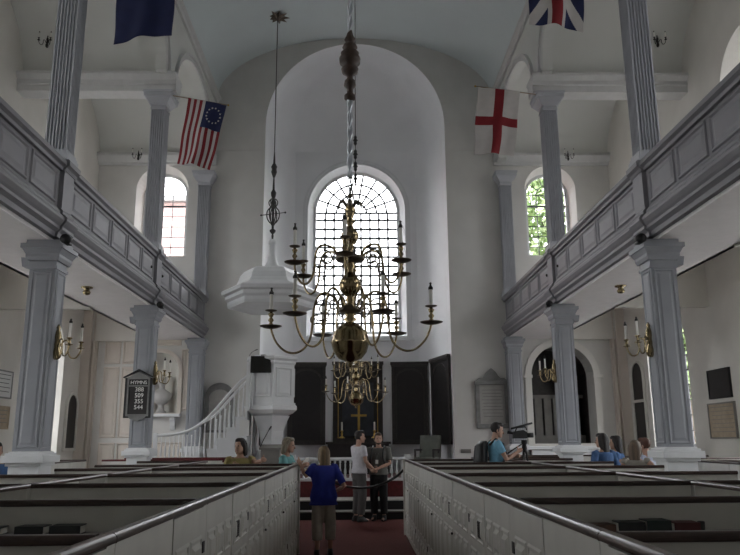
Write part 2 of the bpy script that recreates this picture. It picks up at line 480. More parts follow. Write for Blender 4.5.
# blind doorway recess on the right (dark vestibule behind the arch) and niche back on the left
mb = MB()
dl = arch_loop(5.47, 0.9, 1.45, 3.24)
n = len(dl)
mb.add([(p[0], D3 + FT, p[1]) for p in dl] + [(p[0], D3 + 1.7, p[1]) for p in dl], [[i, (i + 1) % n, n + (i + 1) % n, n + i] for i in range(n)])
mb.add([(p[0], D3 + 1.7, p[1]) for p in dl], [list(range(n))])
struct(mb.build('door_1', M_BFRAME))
mb = MB()
for q in range(6):
    mb.box(4.7 + q * .26, D3 + 1.1, 1.5, 4.90 + q * .26, D3 + 1.16, 2.75)
mb.box(4.62, D3 + 1.08, 1.5, 6.32, D3 + 1.18, 1.72); mb.box(4.62, D3 + 1.08, 2.72, 6.32, D3 + 1.18, 2.82)
struct(mb.build('door_2', M_GREYWOOD))
mb = MB()
ring(mb, arch_loop(5.47, .83, 1.5, 3.24), arch_loop(5.47, 1.0, 1.4, 3.24), fmF, -.05, 0)
mb.box(4.40, D3 - .08, 3.2, 4.66, D3, 3.28); mb.box(6.28, D3 - .08, 3.2, 6.54, D3, 3.28)
k += 1; struct(mb.build('trim_%d' % k, mat('ivory_trim', (.66, .64, .60), .5)))
mb = MB()
nl = arch_loop(-5.15, .55, 2.3, 3.42); n = len(nl)
def nic(u, v):
    a = PI * u
    return (-5.15 - .5 * math.cos(a), D3 + .02 + .42 * math.sin(a), 2.34 + 1.08 * v)
mb.grid(nic, 16, 2)
mb.grid(lambda u, v: (-5.15 - .5 * math.cos(PI * u) * math.cos(PI / 2 * v), D3 + .02 + .42 * math.sin(PI * u) * math.cos(PI / 2 * v), 3.42 + .5 * math.sin(PI / 2 * v)), 16, 8)
struct(mb.build('wall_niche', M_WALL, recalc=False))
mb = MB()
ring(mb, arch_loop(-5.15, .50, 2.34, 3.42), arch_loop(-5.15, .60, 2.30, 3.42), fmF, -.045, 0)
k += 1; struct(mb.build('trim_%d' % k, M_CREAM))

# ------------------------------------------------------------------ windows
def window(n, half, zb, zs, c, fmap, d, nx, rowh, fan_arcs, spokes, bar=0.014, frame=0.05):
    """frame + glazing bars + glass, in the wall's own (u,z,d) coordinates"""
    mb = MB()
    ring(mb, arch_loop(c, half - frame, zb + frame, zs), arch_loop(c, half + .03, zb - .03, zs), fmap, d - .03, d + .04, 1)
    h = half - frame; st = 2 * h / nx
    def bar_box(u0, u1, z0, z1):
        V = [fmap(u, z, dd) for dd in (d - .012, d + .012) for u, z in ((u0, z0), (u1, z0), (u1, z1), (u0, z1))]
        mb.add(V, [[0, 1, 2, 3], [4, 5, 6, 7], [0, 1, 5, 4], [1, 2, 6, 5], [2, 3, 7, 6], [3, 0, 4, 7]])
    for i in range(1, nx):
        u = c - h + i * st; bar_box(u - bar / 2, u + bar / 2, zb, zs)
    z = zb + rowh; r = 0
    while z < zs - .05:
        r += 1
        w = bar / 2 * (2.4 if r % 5 == 0 and n > 1 else 1)
        bar_box(c - h, c + h, z - w, z + w); z += rowh
    bar_box(c - h, c + h, zs - bar / 2, zs + bar / 2)
    for q in range(1, fan_arcs):
        rad = h * q / fan_arcs
        pts = [fmap(c + rad * math.cos(PI * a / 24), zs + rad * math.sin(PI * a / 24), d) for a in range(25)]
        mb.tube(pts, bar / 2, 5)
    for q in range(1, spokes):
        a = PI * q / spokes; r0 = h / fan_arcs * (0.8 if q % 2 == 0 else 1.0)
        mb.tube([fmap(c + r0 * math.cos(a), zs + r0 * math.sin(a), d), fmap(c + h * math.cos(a), zs + h * math.sin(a), d)], bar / 2, 5)
    o = struct(mb.build('window_%d' % n, [M_LEAD, M_WHITE]))
    gl = arch_loop(c, half, zb, zs)
    g = MB().add([fmap(*p, d + .02) for p in gl], [list(range(len(gl)))])
    g.build('window_glass', M_GLASS, o)
    return o
fmA = lambda u, z, d: (u, AYB + d, z)
window(1, 1.30, 4.76, 8.53, 0.03, fmA, 0.40, 9, 0.295, 4, 9, bar=0.064, frame=.05)
portal('sky_portal', (0.03, 21.95, 7.3), (-PI / 2, 0, 0), 2.9, 5.4)
wn = 1
for cx in (FWL, FWR):
    wn += 1
    window(wn, 0.60, 6.62, 8.45, cx, fmF, .50, 3 if cx < 0 else 4, 0.30, 2, 5, bar=.022)
    portal('sky_portal', (cx, 20.1, 7.8), (-PI / 2, 0, 0), 1.3, 2.6)
for sgn in (-1, 1):
    for y in WINY:
        fm = lambda u, z, d, s=sgn: (s * (W + d), u, z)
        wn += 1; window(wn, 0.72, 6.5, 8.15, y, fm, .45, 4, 0.30, 2, 5, bar=.02)
        if y > 3: wn += 1; window(wn, 0.86, 1.45, 3.58, y + LO[sgn], fm, .45, 4, 0.34, 2, 5, bar=.02)
        rz = (0, -sgn * -PI / 2, 0)
        portal('sky_portal', (sgn * 7.9, y, 7.7), (0, sgn * PI / 2, 0), 2.6, 1.6)
        if y > 3: portal('sky_portal', (sgn * 7.9, y + LO[sgn], 2.9), (0, sgn * PI / 2, 0), 3.3, 1.9)
# apse window architrave
mb = MB()
ring(mb, arch_loop(.03, 1.48, 4.58, 8.48, n=32), arch_loop(.03, 1.60, 4.50, 8.48, n=32), fmA, -.05, 0)
ring(mb, arch_loop(.03, 1.56, 4.54, 8.48, n=32), arch_loop(.03, 1.63, 4.48, 8.48, n=32), fmA, -.075, 0)
mb.box(-1.66, AYB - .14, 4.46, 1.72, AYB, 4.54)
k += 1; struct(mb.build('trim_%d' % k, M_WHITE))

# ------------------------------------------------------------------ things outside the windows
b = thing('brick_house', 'red brick house seen outside the upper left window', 'building', (-9.0, 31, -0.4))
MB().box(-9, 0, 0, 4.5, 6, 12.4).build('wall', M_BRICK, b)
MB().prism([(-9.4, 12.4), (4.9, 12.4), (4.9, 12.6), (-9.4, 12.6)], 'y', -.3, 6.2).build('roof', M_STONE, b)
def tree(loc, h, r, label, seed):
    rnd = random.Random(seed)
    t = thing('tree', label, 'tree', loc, 0, 'trees outside the upper right window')
    m = MB(); m.tube([(0, 0, 0), (.1, 0, h * .3), (0, .1, h * .6)], [.25, .2, .1], 10)
    for q in range(6):
        a = q * 1.05; m.tube([(0, 0, h * (.3 + .05 * q)), (r * .6 * math.cos(a), r * .6 * math.sin(a), h * (.5 + .06 * q))], [.09, .03], 7)
    m.build('trunk', mat('bark', (.10, .08, .06), .9, noise=.3), t)
    f = MB()
    for q in range(9000):
        while True:
            p = Vector((rnd.uniform(-1, 1), rnd.uniform(-1, 1), rnd.uniform(-1, 1)))
            if .35 < p.length < 1: break
        p = Vector((p.x * r, p.y * r, h * .62 + p.z * h * .38))
        a = Vector((rnd.uniform(-1, 1), rnd.uniform(-1, 1), rnd.uniform(-1, 1))).normalized()
        b2 = a.orthogonal().normalized(); s_ = rnd.uniform(.13, .28)
        f.add([p - a * s_, p - b2 * s_ * .5, p + a * s_, p + b2 * s_ * .5], [[0, 1, 2, 3]], rnd.randint(0, 1))
    f.build('foliage', [mat('leaf_green', (.20, .30, .11), .6), mat('leaf_pale', (.32, .40, .20), .6)], t, recalc=False)
tree((8.9, 27, -.4), 15.5, 3.0, 'leafy green tree filling the upper right window', 3)
tree((15.5, 34, -.4), 15.0, 2.9, 'taller leafy tree behind it, right of the upper right window', 5)
# ------------------------------------------------------------------ galleries
def gallery(sgn, label):
    t = thing('gallery', label, 'gallery', (sgn * 4.0, 0, 0))
    def X(a): return -sgn * a            # a > 0 leans towards the nave
    fm = lambda u, z, d: (X(.0 - d), u, z)
    y0, y1 = 2.6, D3
    # parapet body with framed panels
    mb = MB(); mb.box(X(-.045), y0, 4.42, X(-.15), y1, 5.30)
    posts = [COLY[0], COLY[1], COLY[2], D3 + .1]
    starts = [y0] + COLY
    for a, b in zip(starts, posts):
        a2, b2 = a + .22, b - .22
        npn = 5 if b - a > 3 else 2
        w = (b2 - a2) / npn
        for q in range(npn):
            raised_panel(mb, lambda u, z, d: (X(-.045 - d), u, z), a2 + q * w + .04, a2 + (q + 1) * w - .04, 4.755, 5.205, .05, .022)
    mb.build('parapet', M_GALLERY, t)
    for y in COLY: MB().box(X(.02), y - .17, 4.44, X(-.1), y + .17, 5.24).build('parapet_pier', M_GALLERY, t)
    # moulded handrail
    def prof(L): return [(X(a), z) for a, z in L]
    mb = MB(); mb.prism(prof([(-.18, 5.24), (.0, 5.24), (.01, 5.28), (.05, 5.31), (.05, 5.37), (.03, 5.39), (-.22, 5.39)]), 'y', y0, y1)
    for y in COLY: mb.prism(prof([(-.18, 5.24), (.03, 5.24), (.05, 5.28), (.09, 5.31), (.09, 5.38), (.07, 5.40), (-.22, 5.40)]), 'y', y - .2, y + .2)
    mb.build('handrail', M_GALDARK, t)
    mb = MB()
    base = [(-.15, 4.30), (-.03, 4.30), (-.02, 4.36), (.03, 4.40), (.03, 4.44), (.055, 4.47), (.085, 4.52), (.085, 4.56), (.05, 4.60), (.02, 4.61), (.02, 4.66), (.0, 4.68), (-.03, 4.72), (-.15, 4.72)]
    mb.prism(prof(base), 'y', y0, y1)
    for y in COLY:
        mb.prism(prof([(a + (.035 if a > -.1 else 0), z) for a, z in base]), 'y', y - .2, y + .2)
    mb.build('cornice', M_GALDARK, t)
    mb = MB()
    mb.box(X(-.10), y0, 4.25, X(-1.38), y1, 4.36)
    mb.box(X(-1.30), y0, 4.25, X(-1.38), y1, 5.25)
    mb.box(X(-1.30), y0, 5.2, X(-3.15), y1, 5.30)
    mb.box(X(-.10), y0, 4.62, X(-1.38), y1, 4.66)
    mb.build('soffit', M_SOFFIT, t)
    for y in COLY[1:] + [D3 - .09]:
        MB().box(X(-1.30), y - .09, 4.21, X(-3.15), y + .09, 5.22).build('cross_beam', M_WALL, t)
    for y in (COLY[2] - .42, COLY[2] + .42):
        MB().ball((X(-.03), y, 4.98), .03, 10, 6).build('knob', M_IRON, t)
    return t
gallery(-1, 'panelled grey gallery along the left side of the nave')
gallery(1, 'panelled grey gallery along the right side of the nave')

# ------------------------------------------------------------------ columns
def lower_column(sgn, y, label, half=False):
    w = .345
    t = thing('column', label, 'column', (sgn * XC, y, 0), 0, 'lower columns carrying the galleries')
    if half: w = .36
    mb = MB(); h = w / 2
    mb.box(-h - .02, -h - .02, 0, h + .02, h + .02, 1.34)
    for (e, a, b2) in ((.07, .0, .14), (.05, 1.32, 1.36), (.095, 1.36, 1.45), (.06, 1.45, 1.48), (.03, 1.48, 1.50)):
        mb.box(-h - e, -h - e, a, h + e, h + e, b2)
    mb.build('pedestal', M_WHITE, t, .006)
    mb = MB(); mb.box(-h, -h, 1.46, h, h, 3.98)
    for ax in range(4):
        f = [lambda u, z, d: (u, -h + d, z), lambda u, z, d: (u, h - d, z), lambda u, z, d: (-h + d, u, z), lambda u, z, d: (h - d, u, z)][ax]
        raised_panel(mb, f, -h + .035, h - .035, 1.54, 3.84, .03, .014)
    mb.build('shaft', M_COLUMN, t)
    mb = MB()
    for (w0, z0, w1, z1) in ((w + .04, 3.86, w + .04, 3.90), (w + .01, 3.90, w + .01, 3.97), (w + .06, 3.97, w + .10, 4.02), (w + .10, 4.02, w + .10, 4.06), (w + .11, 4.06, w + .18, 4.13), (w + .21, 4.13, w + .21, 4.19), (w + .10, 4.19, w + .10, 4.25)):
        mb.frustum((0, 0), w0, w0, z0, w1, w1, z1)
    mb.build('capital', M_COLUMN, t)
    return t
def upper_column(sgn, y, label):
    w = .30; h = w / 2
    t = thing('column', label, 'column', (sgn * (XC + .0), y, 5.39), 0, 'fluted upper columns standing on the galleries')
    mb = MB()
    for (e, a, b2) in ((.05, 0, .09), (.035, .09, .13), (.02, .13, .17)): mb.box(-h - e, -h - e, a, h + e, h + e, b2)
    mb.build('base', M_COLUP, t)
    poly = []; nf = 6; fw = w / (nf + .6)
    side = []
    for q in range(nf):
        c = -h + fw * .3 + fw * (q + .5)
        side += [(c - fw * .33, 0), (c - fw * .27, .03), (c + fw * .27, .03), (c + fw * .33, 0)]
    for r in range(4):
        ca, sa = math.cos(r * PI / 2), math.sin(r * PI / 2)
        for (u, d) in [(-h, 0)] + side:
            x, yy = u, -h + d
            poly.append((x * ca - yy * sa, x * sa + yy * ca))
    mb = MB(); mb.prism(poly, 'z', .17, 3.10); mb.build('fluted_shaft', M_COLUP, t)
    mb = MB()
    for (w0, z0, w1, z1) in ((w + .03, 3.08, w + .03, 3.12), (w, 3.12, w, 3.18), (w + .05, 3.18, w + .09, 3.23), (w + .10, 3.23, w + .24, 3.33), (w + .27, 3.33, w + .27, 3.41), (w + .31, 3.41, w + .31, 3.46)):
        mb.frustum((0, 0), w0, w0, z0, w1, w1, z1)
    mb.build('capital', M_COLUP, t)
    return t
for sgn, sd in ((-1, 'left'), (1, 'right')):
    lower_column(sgn, COLY[1], 'nearer square grey panelled column under the %s gallery' % sd)
    lower_column(sgn, COLY[2], ('second square grey column on the left, carrying the hymn board' if sgn < 0 else 'second square grey column on the right, in front of the dark arch'))
    lower_column(sgn, D3 - .18, 'grey pilaster against the far wall at the end of the %s gallery' % sd)
    upper_column(sgn, COLY[1], 'nearer fluted grey column rising from the %s gallery out of the picture' % sd)
    upper_column(sgn, COLY[2], 'fluted grey column on the %s gallery in front of the arched window' % sd)
    upper_column(sgn, D3 - .17, 'fluted grey pilaster against the far wall above the %s gallery' % sd)

# ------------------------------------------------------------------ carpet and chancel platform
t = MB().prism([(-.858, -2.5), (.858, -2.5), (.858, 13.4), (2.2, 13.4), (2.2, 15.82), (-2.2, 15.82), (-2.2, 11.25), (-.858, 11.25)], 'z', 0, .012).build('carpet_runner', M_CARPET); tag(t, 'red carpet runner along the centre aisle', 'carpet')
t = thing('chancel_platform', 'dark red carpeted chancel platform with a grey step edge and reflected light painted on the upper tread', 'platform', (0, 15.85, 0))
mb = MB(); mb.box(-2.25, 0, 0, 2.25, .55, .15); mb.build('lower_step', M_BLACK, t)
MB().box(-2.25, -.02, .15, 2.25, .55, .175).build('step_edge', M_GREYWOOD, t)
MB().box(-2.25, .40, .175, 2.25, 1.3, .35).build('upper_step', M_BLACK, t)
MB().box(-2.25, .38, .35, 2.25, 1.3, .375).build('step_edge', M_PEW, t)  # whole tread coloured white, standing in for light reflected off it
MB().box(-3.8, 1.2, 0, 3.8, 3.40, .72).build('dais', M_CAPR, t)
MB().box(-2.0, 3.40, .0, 2.0, 5.3, .72).build('dais', M_CAPR, t)

# altar rail
t = thing('altar_rail', 'white balustered altar rail across the chancel', 'railing', (0, 17.15, .72))
MB().box(-1.38, -.06, 0, 1.12, .06, .06).build('bottom_rail', M_WHITE, t)
MB().prism([(-.07, .45), (.07, .45), (.08, .48), (.05, .52), (-.05, .52), (-.08, .48)], 'x', -1.38, 1.12).build('top_rail', M_WHITE, t)
BAL = [(.028, .06), (.028, .10), (.018, .12), (.03, .18), (.03, .22), (.017, .30), (.022, .36), (.015, .38), (.026, .41), (.026, .46)]
b0 = MB().lathe(BAL, (0, 0, 0), 8).build('baluster', M_WHITE, t); b0.location = (-1.31, 0, 0)
for q in range(1, 21):
    o = b0.copy(); col.objects.link(o); o.parent = t; o.location = (-1.31 + q * .118, 0, 0)
MB().box(-1.50, -.07, 0, -1.38, .07, .58).build('end_post', M_WHITE, t); MB().box(1.12, -.07, 0, 1.24, .07, .58).build('end_post', M_WHITE, t)

# ------------------------------------------------------------------ box pews
HP = 1.285
YES = {-1: [0.95, 2.76, 4.40, 6.12, 7.95, 9.65, 11.1, 13.2], 1: [0.95, 2.70, 4.26, 5.85, 7.52, 9.3, 11.1, 13.2]}
ORD = ['nearest', 'second', 'third', 'fourth', 'fifth', 'sixth', 'seventh', 'eighth', 'ninth']
def cap_bar(mb, p, q, w=.060, z=HP - .035):
    """rounded cap rail between two points in plan"""
    (x0, y0), (x1, y1) = p, q
    if abs(x1 - x0) > abs(y1 - y0):
        mb.prism([(y0 - w / 2, z), (y0 + w / 2, z), (y0 + w / 2, z + .022), (y0 + w * .3, z + .035), (y0 - w * .3, z + .035), (y0 - w / 2, z + .022)], 'x', x0, x1)
    else:
        mb.prism([(x0 - w / 2, z), (x0 + w / 2, z), (x0 + w / 2, z + .022), (x0 + w * .3, z + .035), (x0 - w * .3, z + .035), (x0 - w / 2, z + .022)], 'y', y0, y1)
def box_pew(sgn, xi, xo, y0, y1, label, group, aisle=True, cap=M_CAP, detail=True, pale=None):
    """xi = side facing the aisle, xo = outer side; the far partition and the aisle front belong to the pew"""
    t = thing('box_pew', label, 'pew', (sgn * xi, y0, 0), 0, group)
    L = y1 - y0; D = (xo - xi)
    X = lambda a: sgn * a
    th = .05
    MB().box(X(.052), .002, 0, X(D - .004), L - .004, .10).build('floor_board', M_FLOOR, t)
    # far partition, with a moulded panel line on the side towards the camera
    mb = MB(); mb.box(X(.052), L - th, .10, X(D - .004), L - .004, HP - .035)
    if detail:
        mb.box(X(.06), L - th - .015, .93, X(D - .02), L - th, .955)
        raised_panel(mb, lambda u, z, d: (u, L - th + d, z), *sorted((X(.12), X(D - .08))), .2, .88, .03, .012)
    mb.build('partition', M_PEW, t)
    mb = MB(); cap_bar(mb, (X(.056), L - .032), (X(D - .002), L - .032)); mb.build('cap_rail', cap, t, .006)
    # aisle front: fixed panelled part and a door
    f0, f1 = 0.0, L
    dw = min(.72, L * .42)
    dy0, dy1 = L - .10 - dw, L - .10
    fm = lambda u, z, d: (X(-d * 1.0), u, z) if False else (X(d), u, z)
    MB().box(X(0), dy1 + .006, 0, X(th), L - .003, HP - .035).build('corner_stile', M_PEW, t)
    mb = MB(); mb.box(X(0), 0.003, 0, X(th), dy0 - .006, HP - .035)
    if detail and aisle:
        n = 3 if dy0 > .8 else 2
        w = (dy0 - .04) / n
        for q in range(n):
            a, b2 = .03 + q * w, .03 + (q + 1) * w - .05
            raised_panel(mb, fm, a, b2, .90, 1.10, .036, .016, flush=True); raised_panel(mb, fm, a, b2, .38, .84, .036, .016, flush=True); raised_panel(mb, fm, a, b2, .08, .32, .036, .016, flush=True)
    mb.build('front_panel', M_PEW, t)
    mb = MB(); cap_bar(mb, (X(th / 2), 0.002), (X(th / 2), L - .002)); mb.build('cap_rail', cap, t, .006)
    if aisle:
        mb = MB(); mb.box(X(-.004), dy0, .03, X(th), dy1, HP - .04)
        if detail:
            w = (dy1 - dy0 - .05) / 2
            for q in range(2):
                a, b2 = dy0 + .04 + q * w, dy0 + .04 + (q + 1) * w - .04
                raised_panel(mb, lambda u, z, d: (X(d - .004), u, z), a, b2, .90, 1.10, .036, .016, flush=True); raised_panel(mb, lambda u, z, d: (X(d - .004), u, z), a, b2, .38, .84, .036, .016, flush=True); raised_panel(mb, lambda u, z, d: (X(d - .004), u, z), a, b2, .08, .32, .036, .016, flush=True)
        d = mb.build('door', M_PEW, t)
        if detail:
            for z in (.30, 1.0): MB().box(X(-.010), dy1 - .02, z, X(-.004), dy1 + .03, z + .06).build('hinge', M_IRON, d)
            MB().box(X(-.020), dy0 + .11, .945, X(-.010), dy0 + .22, 1.055).build('number_plate', M_BFRAME, d, .003)
            MB().ball((X(-.016), dy0 + .025, .80), .012, 10, 6).build('knob', M_IRON, d)
    if detail:
        MB().box(X(.06), L - th - .42, .45, X(D - .02), L - th, .485).build('bench', M_PEW, t) if False else MB().box(X(.06), .08, .45, X(D - .02), .48, .49).build('bench', M_PEW, t)
        MB().box(X(.10), L - th - .17, 1.085, X(D - .05), L - th, 1.11).build('book_ledge', M_CAP, t)
    return t
SD = {-1: 'left', 1: 'right'}
XA, XM, XO = .86, 2.60, 3.82
for sgn in (-1, 1):
    YE = YES[sgn]
    for i in range(7):
        y0, y1 = YE[i], YE[i + 1]
        if sgn < 0 and i == 6: continue
        nm = {0: 'box pew %s of the aisle at the bottom of the picture, cut by the frame',
              1: 'box pew %s of the aisle with hymn books on its ledge'}.get(i, 'panelled box pew %%s of the aisle, %s row from the camera' % ORD[i])
        box_pew(sgn, XA, XM - .01, y0, y1, nm % SD[sgn], '%s pews along the centre aisle' % SD[sgn])
    for i in range(7):
        box_pew(sgn, XM, XO, YE[i], YE[i + 1], 'box pew behind the long divider on the %s, %s row from the camera' % (SD[sgn], ORD[i]), '%s pews between divider and columns' % SD[sgn], aisle=False)
    for i, (y0, y1) in enumerate(((7.9, 9.6), (9.6, 11.3), (11.3, 13.0), (13.0, 14.7))):
        box_pew(sgn, 5.25, 6.95, y0, y1, 'box pew against the %s side wall, %s one visible beyond the column' % (SD[sgn], ORD[i]), '%s pews along the side wall' % SD[sgn], aisle=True, detail=False)
# far pews
for (sgn, xi, xo, y0, y1, lab, cp) in ((-1, 2.3, 4.9, 13.25, 14.6, 'far left box pew with dark red cap near the second column', M_CAPR), (-1, 2.3, 4.9, 14.65, 16.0, 'last left box pew with dark red top in front of the pulpit stair', M_CAPR),
                                  (1, 2.25, 4.0, 13.25, 14.6, 'far right box pew just beyond the cameraman', M_CAP), (1, 2.9, 5.2, 14.65, 16.0, 'last right box pew before the dark arch', M_CAP)):
    box_pew(sgn, xi, xo, y0, y1, lab, 'pews nearest the chancel', aisle=False, cap=cp, detail=False)
# pew end posts at the chancel end of the aisle
for sgn, y in ((-1, 11.13), (1, 13.23)):
    o = MB().box(sgn * .83, y, 0, sgn * .95, y + .10, HP + .01).build('pew_end_post', M_PEW, None, .008)
    tag(o, 'white end post closing the %s row of aisle pews by the chancel' % SD[sgn], 'post')
# ------------------------------------------------------------------ hymn books
def book(x, y, z, w, d, h, rz, m, label, group):
    t = thing('hymn_book', label, 'book', (x, y, z), rz, group)
    mb = MB(); mb.box(-w / 2, -d / 2, 0, w / 2, d / 2, .006); mb.box(-w / 2, -d / 2, h - .006, w / 2, d / 2, h); mb.box(-w / 2, -d / 2 - .004, 0, w / 2, -d / 2 + .006, h)
    mb.build('cover', m, t, .002)
    MB().box(-w / 2 + .006, -d / 2 + .006, .006, w / 2 - .006, d / 2 - .006, h - .006).build('pages', M_CANDLE, t)
B_RED = mat('maroon_cloth', (.085, .018, .020), .6, noise=.15); B_DRK = mat('black_cloth', (.020, .022, .024), .5, noise=.15)
B_GRN = mat('dark_green_cloth', (.020, .032, .030), .55, noise=.15); B_BRN = mat('brown_cloth', (.10, .055, .035), .6, noise=.15)
LZ = 1.111
for (x, w, h, m, rz, lab) in ((-1.90, .15, .05, B_DRK, .03, 'black hymn book on the left pew ledge, cut by the left edge of the photo'),
                              (-1.68, .155, .055, B_DRK, -.02, 'black hymn book on the left pew ledge, middle of three'),
                              (-1.50, .165, .058, B_DRK, .04, 'black hymn book on the left pew ledge, nearest the aisle')):
    book(x * 1.06, 4.255, LZ, w, .115, h * .85, rz, m, lab, 'hymn books on the left ledge')
for (x, w, h, m, rz, lab) in ((1.32, .130, .045, B_BRN, .05, 'brown hymn book with pale pages, nearest the aisle on the right ledge'),
                              (1.475, .143, .056, B_DRK, -.03, 'black hymn book with white page edges on the right ledge'),
                              (1.62, .132, .064, B_GRN, .02, 'thick dark green hymn book on the right ledge'),
                              (1.775, .138, .052, B_RED, -.04, 'maroon hymn book on the right ledge, beside the green one')):
    book(x, 4.115, LZ, w, .115, h, rz, m, lab, 'hymn books on the right ledge')
for x, lab in ((1.22, 'small dark pencil cup left of the brown hymn book'), (1.875, 'small dark pencil cup right of the maroon hymn book')):
    o = MB().lathe([(.017, 0), (.02, .05), (.017, .052), (.014, .01)], (0, 0, 0), 12).build('pencil_cup', M_BFRAME, None, loc=(x, 4.12, LZ)); tag(o, lab, 'cup')

# ------------------------------------------------------------------ chandeliers
P_ = .0110; Q_ = .0105
SHAFT = [(.5, -24), (3, -22), (1.5, -19.5), (5, -18), (11.5, -15.5), (16.5, -9.5), (19, -.8), (19.6, 0), (19, .8), (16.5, 9.5), (11.5, 15.5), (6, 18.5), (4, 20), (7, 22), (4, 25), (6, 27), (5, 28)]
SHAFT2 = [(5, 36), (3.5, 39), (5, 41), (3.5, 44), (6, 46), (10, 50), (11.5, 56), (10, 61), (6, 65.5), (4, 67.5), (3, 71), (6, 74), (4, 77), (5, 78)]
SHAFT3 = [(8, 86), (4, 88), (3, 91), (5, 93.5), (3.5, 96), (6.5, 98.5), (9.2, 103.5), (9.2, 107), (6.5, 111.5), (3.5, 114), (3, 117), (5.5, 120), (3, 123), (4.5, 127), (6, 132), (3.5, 137), (2.5, 142)]
def spiral(c, r, a0, turns, n=22):
    return [(c[0] + r * (1 - .75 * i / n) * math.cos(a0 + turns * 2 * PI * i / n), c[1] + r * (1 - .75 * i / n) * math.sin(a0 + turns * 2 * PI * i / n)) for i in range(n + 1)]
def smooth(pts, n=5):
    out = []
    P4 = [pts[0]] + list(pts) + [pts[-1]]
    for i in range(1, len(P4) - 2):
        p0, p1, p2, p3 = P4[i - 1:i + 3]
        for s in range(n):
            t = s / n
            out.append(tuple(.5 * ((2 * b) + (c - a) * t + (2 * a - 5 * b + 4 * c - d) * t * t + (3 * b - a - 3 * c + d) * t ** 3) for a, b, c, d in zip(p0, p1, p2, p3)))
    out.append(tuple(pts[-1])); return out
def chandelier(name, label, loc, S, rot_lo, rot_up, rod_parts):
    t = thing(name, label, 'chandelier', loc)
    def lat(p, nm, m): return MB().lathe([(r * Q_ * S, z * P_ * S) for r, z in p], (0, 0, 0), 28).build(nm, m, t)
    lat(SHAFT, 'globe', M_BRASS); lat(SHAFT2, 'middle_globe', M_BRASS); lat(SHAFT3, 'upper_globe', M_BRASS)
    lat([(5, 28), (11, 29.5), (12, 31.5), (11, 33.5), (5, 36)], 'arm_plate', M_BRASSD)
    lat([(5, 78), (14, 80), (15.5, 82), (14, 84), (8, 86)], 'arm_plate', M_BRASSD)
    low = smooth([(10, 31), (16, 43), (25, 49), (33, 45), (37, 33), (38.5, 18), (41, 4), (47, -5), (56, -9), (66, -7), (75, 1), (80, 11), (81.5, 17)])
    upp = smooth([(13, 82), (18, 90), (26, 93), (34, 91), (38, 83), (39, 72), (41, 62), (46, 54), (52, 53), (57, 58), (60, 66), (60.5, 72)])
    for path, rot, zoff, sc_ in ((low, rot_lo, 16, 1.0), (upp, rot_up, 70, .9)):
        src = None
        re, ze = path[-1]
        for q in range(6):
            a = math.radians(rot + 60 * q)
            if src is None:
                def P3(r, z): return (r * Q_ * S, 0, z * P_ * S)
                mb = MB(); mb.tube([P3(*p) for p in path], [1.35 * Q_ * S * (1 - .25 * i / len(path)) for i in range(len(path))], 8)
                arm = mb.build('arm', M_BRASS, t)
                r0, z0 = (27, 34) if path is low else (27, 80)
                mb = MB(); mb.tube([P3(*p) for p in spiral((r0, z0), 9, .4, 1.35)], .9 * Q_ * S, 6); mb.tube([P3(*p) for p in spiral((r0 + 9, z0 - 12), 5.5, 2.4, -1.2)], .8 * Q_ * S, 6)
                mb.build('scroll', M_BRASSD, arm)
                def lt(pr, nm, m): return MB().lathe([(r * Q_ * S * sc_, z * P_ * S) for r, z in pr], P3(re, ze), 16).build(nm, m, arm)
                lt([(1.4, -2), (7, -1.0), (11, .4), (11.4, .9), (10.5, 1.0), (4, .2), (1.4, .6)], 'drip_pan', M_BRASSD)
                lt([(1.4, .6), (2.8, 2), (1.4, 4), (3, 6.5), (1.3, 9), (2.2, 10.5), (3.2, 12.5), (1.5, 14), (1.7, 15)], 'candle_cup', M_BRASS)
                lt([(1.5, 14.6), (5.4, 15.6), (6.2, 16.3), (5.5, 16.5), (1.8, 16)], 'bobeche', M_BRASSD)
                lt([(1.9, 15.8), (1.75, 33), (.6, 33.4)], 'candle', M_CANDLE)
                lt([(2.3, 32), (2.4, 34), (1.2, 35.5), (.8, 37.5), (1.5, 38.3), (.5, 39)], 'candle_cap', M_IRON)
                src = arm
                arm.rotation_euler = (0, 0, a)
            else:
                c = src.copy(); col.objects.link(c); c.parent = t; c.rotation_euler = (0, 0, a)
                for g in src.children:
                    d = g.copy(); col.objects.link(d); d.parent = c
    rod_parts(t, loc, S)
    return t
def twisted(mb, x, y, z0, z1, r):
    n = int((z1 - z0) / .035)
    for ph in (0, PI):
        mb.tube([(x + r * .55 * math.cos(ph + i * .62), y + r * .55 * math.sin(ph + i * .62), z0 + (z1 - z0) * i / n) for i in range(n + 1)], r * .62, 6)
